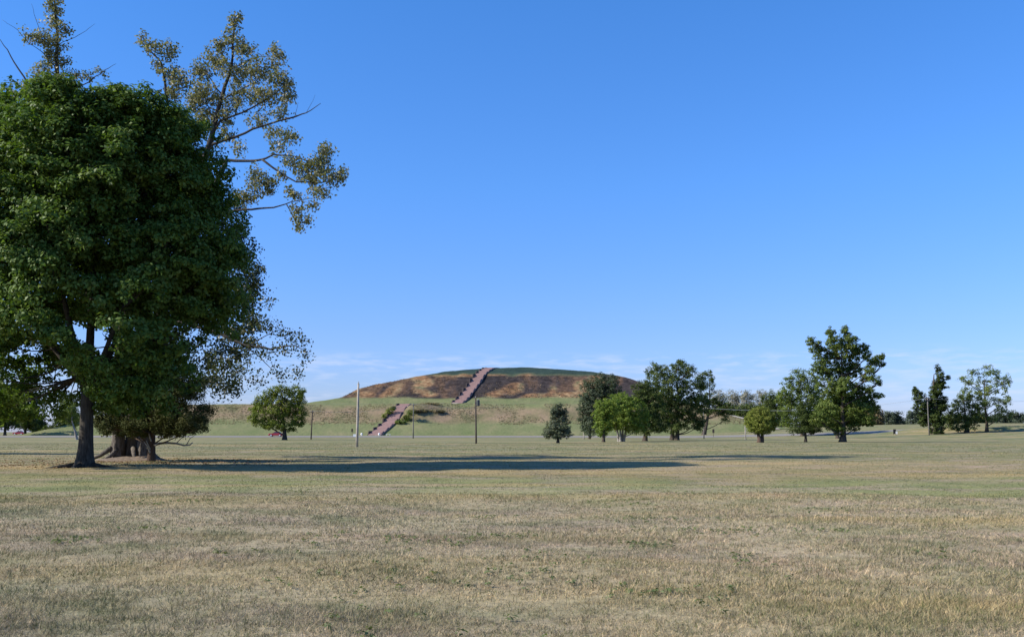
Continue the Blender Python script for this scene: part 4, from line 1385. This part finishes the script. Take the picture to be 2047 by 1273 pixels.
def car(label, px, d, flip=1):
    b = at(px, 863, d)
    root = empty('parked_car', (b[0], d, Tz(b[0], d) + 0.06))
    tag(root, label, 'car', 'small red cars in the distance')
    W = 1.72
    m = MB()
    body = [(-2.15, 0.32), (-2.2, 0.55), (-2.12, 0.78), (-1.2, 0.90), (-0.95, 0.94), (1.35, 0.98), (2.05, 0.93), (2.2, 0.72), (2.2, 0.38), (2.05, 0.28), (-2.0, 0.26)]
    m.extrude([(a * flip, z) for a, z in body][::flip], (1, 0, 0), (0, 0, 1), (0, 0, 0), W)
    bo = m.build('body', MATS['car_paint'], root)
    bv = bo.modifiers.new('bevel', 'BEVEL'); bv.width = 0.07; bv.segments = 2
    m = MB()
    vs_ = []
    for (a0, a1, z, w) in ((-1.0, 1.5, 0.93, W * 0.94), (-0.2, 1.0, 1.40, W * 0.78)):
        for a, s in ((a0, -1), (a1, -1), (a1, 1), (a0, 1)):
            vs_.append((a * flip, s * w / 2, z))
    m.add(vs_, [(4, 5, 6, 7), (0, 1, 5, 4), (1, 2, 6, 5), (2, 3, 7, 6), (3, 0, 4, 7)])
    m.build('windows', MATS['car_glass'], root)
    m = MB()
    m.box((0.4 * flip, 0, 1.425), (1.28, W * 0.80, 0.05), 0, 0.95)
    m.build('roof', MATS['car_paint'], root)
    for ax in (-1.32, 1.30):
        for sy in (-1, 1):
            m = MB()
            m.tube([(ax * flip, sy * (W / 2 - 0.16), 0.31), (ax * flip, sy * (W / 2 + 0.03), 0.31)], [0.31, 0.31], 18)
            ty = m.build('tyre', MATS['tyre'], root)
            m = MB()
            m.tube([(ax * flip, sy * (W / 2 + 0.0), 0.31), (ax * flip, sy * (W / 2 + 0.045), 0.31)], [0.24, 0.22], 14)
            m.build('rim', MATS['rim'], ty)
    for sy in (-0.6, 0.6):
        m = MB()
        m.box((-2.16 * flip, sy, 0.66), (0.12, 0.34, 0.14))
        m.build('headlight', MATS['lamp_glass'], root)
        m = MB()
        m.box((2.19 * flip, sy, 0.72), (0.08, 0.34, 0.16))
        m.build('tail_light', MATS['tail_lamp'], root)
    for sg in (-1, 1):
        m = MB()
        m.box((2.19 * sg, 0, 0.42), (0.14, W * 0.96, 0.16))
        m.build('bumper', MATS['black_board'], root)


car('red car on the road beside the trunk of the bushy yellow green tree', 552, 305)
car('tiny red car far away under the oak boughs at the left edge', 38, 400)

# ------------------------------------------------------------------ turf: blades, litter, soil


def scatter_blades():
    P, H, Wd = [], [], []

    def zone(y0, y1, per_m2, h, w):
        # frustum slice with room for a step to the side
        wide = 0.56 * y1 + 10
        nmax = int(per_m2 * (y1 - y0) * 2 * wide)
        y = rng.uniform(y0, y1, nmax)
        x = rng.uniform(-1, 1, nmax) * wide
        k = rng.random(nmax) < np.clip((0.56 * y + 10 - np.abs(x)) / 6.0, 0, 1)
        # tufts: thinner and thicker places
        dn = vnoise(x / 0.22, y / 0.22, 40) * 0.6 + vnoise(x / 0.9, y / 0.9, 41) * 0.4
        k &= rng.random(nmax) < np.clip((dn - 0.10) * 2.2, 0.15, 1)
        x, y = x[k], y[k]
        big = vnoise(x / 1.3, y / 1.3, 43)
        P.append(np.stack([x, y], -1))
        H.append(h * (0.45 + 0.8 * rng.random(len(x))) * (0.65 + 0.8 * big))
        Wd.append(np.full(len(x), w))
    zone(2.5, 6, 700, 0.058, 0.0100)
    zone(6, 10, 2900, 0.058, 0.0082)
    zone(10, 16, 1450, 0.060, 0.0110)
    zone(16, 27, 560, 0.055, 0.0165)
    zone(27, 45, 110, 0.035, 0.026)
    zone(45, 85, 26, 0.035, 0.055)
    zone(85, 150, 8, 0.045, 0.10)
    zone(6, 18, 14, 0.17, 0.006)
    p = np.concatenate(P); h = np.concatenate(H); w = np.concatenate(Wd)
    n = len(p)
    z = T(p[:, 0], p[:, 1])
    an = rng.uniform(0, 2 * math.pi, n)
    lean = rng.normal(size=(n, 2)) * 0.85 + np.array([0.15, 0.0])
    b = np.stack([np.cos(an), np.sin(an)], -1) * w[:, None] * 0.5
    v = np.empty((n, 3, 3), np.float32)
    v[:, 0, :2] = p - b; v[:, 0, 2] = z - 0.01
    v[:, 1, :2] = p + b; v[:, 1, 2] = z - 0.01
    v[:, 2, :2] = p + lean * h[:, None]; v[:, 2, 2] = z + h * (1 - 0.4 * np.minimum(1, 0.6 * np.abs(lean).sum(1)))
    tone = np.clip(0.5 + rng.normal(size=n) * 0.27 + 0.5 * (vnoise(p[:, 0] / 0.16, p[:, 1] / 0.16, 47) - 0.5), 0, 1)
    print('blades', n)
    me = np_mesh('grass', v.reshape(-1, 3), np.arange(n * 3).reshape(n, 3), MATS['grass_blades'], False, {'tone': ('FACE', tone)})
    o = link('grass', me)
    tag(o, 'short dry mown grass covering the near field', 'grass', kind='stuff')


scatter_blades()


def weeds():
    """small broad-leaved weeds in loose colonies"""
    cs = []
    for k in range(34):
        y0 = 7.5 + 20 * rng.random() ** 1.3
        x0 = rng.uniform(-1, 1) * (0.55 * y0 + 1)
        m_ = int(rng.integers(5, 22))
        cs.append(np.stack([x0 + rng.normal(size=m_) * rng.uniform(0.15, 0.7), y0 + rng.normal(size=m_) * rng.uniform(0.15, 0.7)], -1))
    p = np.concatenate(cs)
    n = len(p)
    per = 9
    an = rng.uniform(0, 2 * math.pi, (n, per))
    rr = rng.uniform(0.01, 0.06, (n, per))
    x = (p[:, :1] + np.cos(an) * rr).ravel(); y = (p[:, 1:] + np.sin(an) * rr).ravel()
    nrm = np.stack([np.cos(an) * 0.5, np.sin(an) * 0.5, np.ones_like(an)], -1).reshape(-1, 3) + rng.normal(size=(n * per, 3)) * 0.25
    z = T(x, y) + rng.uniform(0.02, 0.06, n * per)
    o = link('weeds', leaves_mesh('weeds', np.stack([x, y, z], -1), nrm, rng.uniform(0.03, 0.065, n * per), 'weed_leaves', np.clip(rng.normal(0.45, 0.25, n * per), 0, 1), 0.5))
    tag(o, 'low green broad leaved weeds dotted through the dry turf', 'weeds', kind='stuff')


weeds()


def litter():
    n = 2600
    a = rng.uniform(0, 2 * math.pi, n)
    r = rng.random(n) ** 0.6
    c = at(255, 863, 57)
    x = c[0] + np.cos(a) * r * 9.0 + 1.0
    y = 54.0 + np.sin(a) * r * 9.0
    z = T(x, y) + 0.03
    nrm = rng.normal(size=(n, 3)) * 0.35 + np.array([0, 0, 1.0])
    o = link('fallen_leaves', leaves_mesh('fallen_leaves', np.stack([x, y, z], -1), nrm, rng.uniform(0.06, 0.13, n), 'litter', np.clip(rng.normal(0.5, 0.28, n), 0, 1), 0.8))
    tag(o, 'dead brown leaves scattered on the turf under the big trees', 'fallen leaves', kind='stuff')
    # low heap of soil round the cottonwood foot
    m = MB()
    cx0, cy0 = at(268, 863, 58.2)[0], 58.2
    nr, na = 7, 26
    vs_ = [(cx0, cy0, Tz(cx0, cy0) + 0.24)]
    for i in range(1, nr + 1):
        for k in range(na):
            an = 2 * math.pi * k / na
            q = i / nr
            x_, y_ = cx0 + math.cos(an) * 2.3 * q, cy0 + math.sin(an) * 1.7 * q
            vs_.append((x_, y_, Tz(x_, y_) + 0.24 * (1 - q * q) ** 1.3 + random.uniform(-0.04, 0.05) - 0.06 * (i == nr)))
    fs_ = [(0, 1 + k, 1 + (k + 1) % na) for k in range(na)]
    for i in range(nr - 1):
        for k in range(na):
            a_, b_ = 1 + i * na + k, 1 + i * na + (k + 1) % na
            fs_.append((a_, a_ + na, b_ + na, b_))
    m.add(vs_, fs_)
    tag(m.build('soil_heap', MATS['soil'], None, True), kind='structure')


litter()
tot = sum(len(o.data.polygons) * (2 if len(o.data.polygons) and o.data.polygons[0].loop_total == 4 else 1) for o in bpy.data.objects if o.type == 'MESH')
print('approx triangles', tot, 'objects', len(bpy.data.objects))
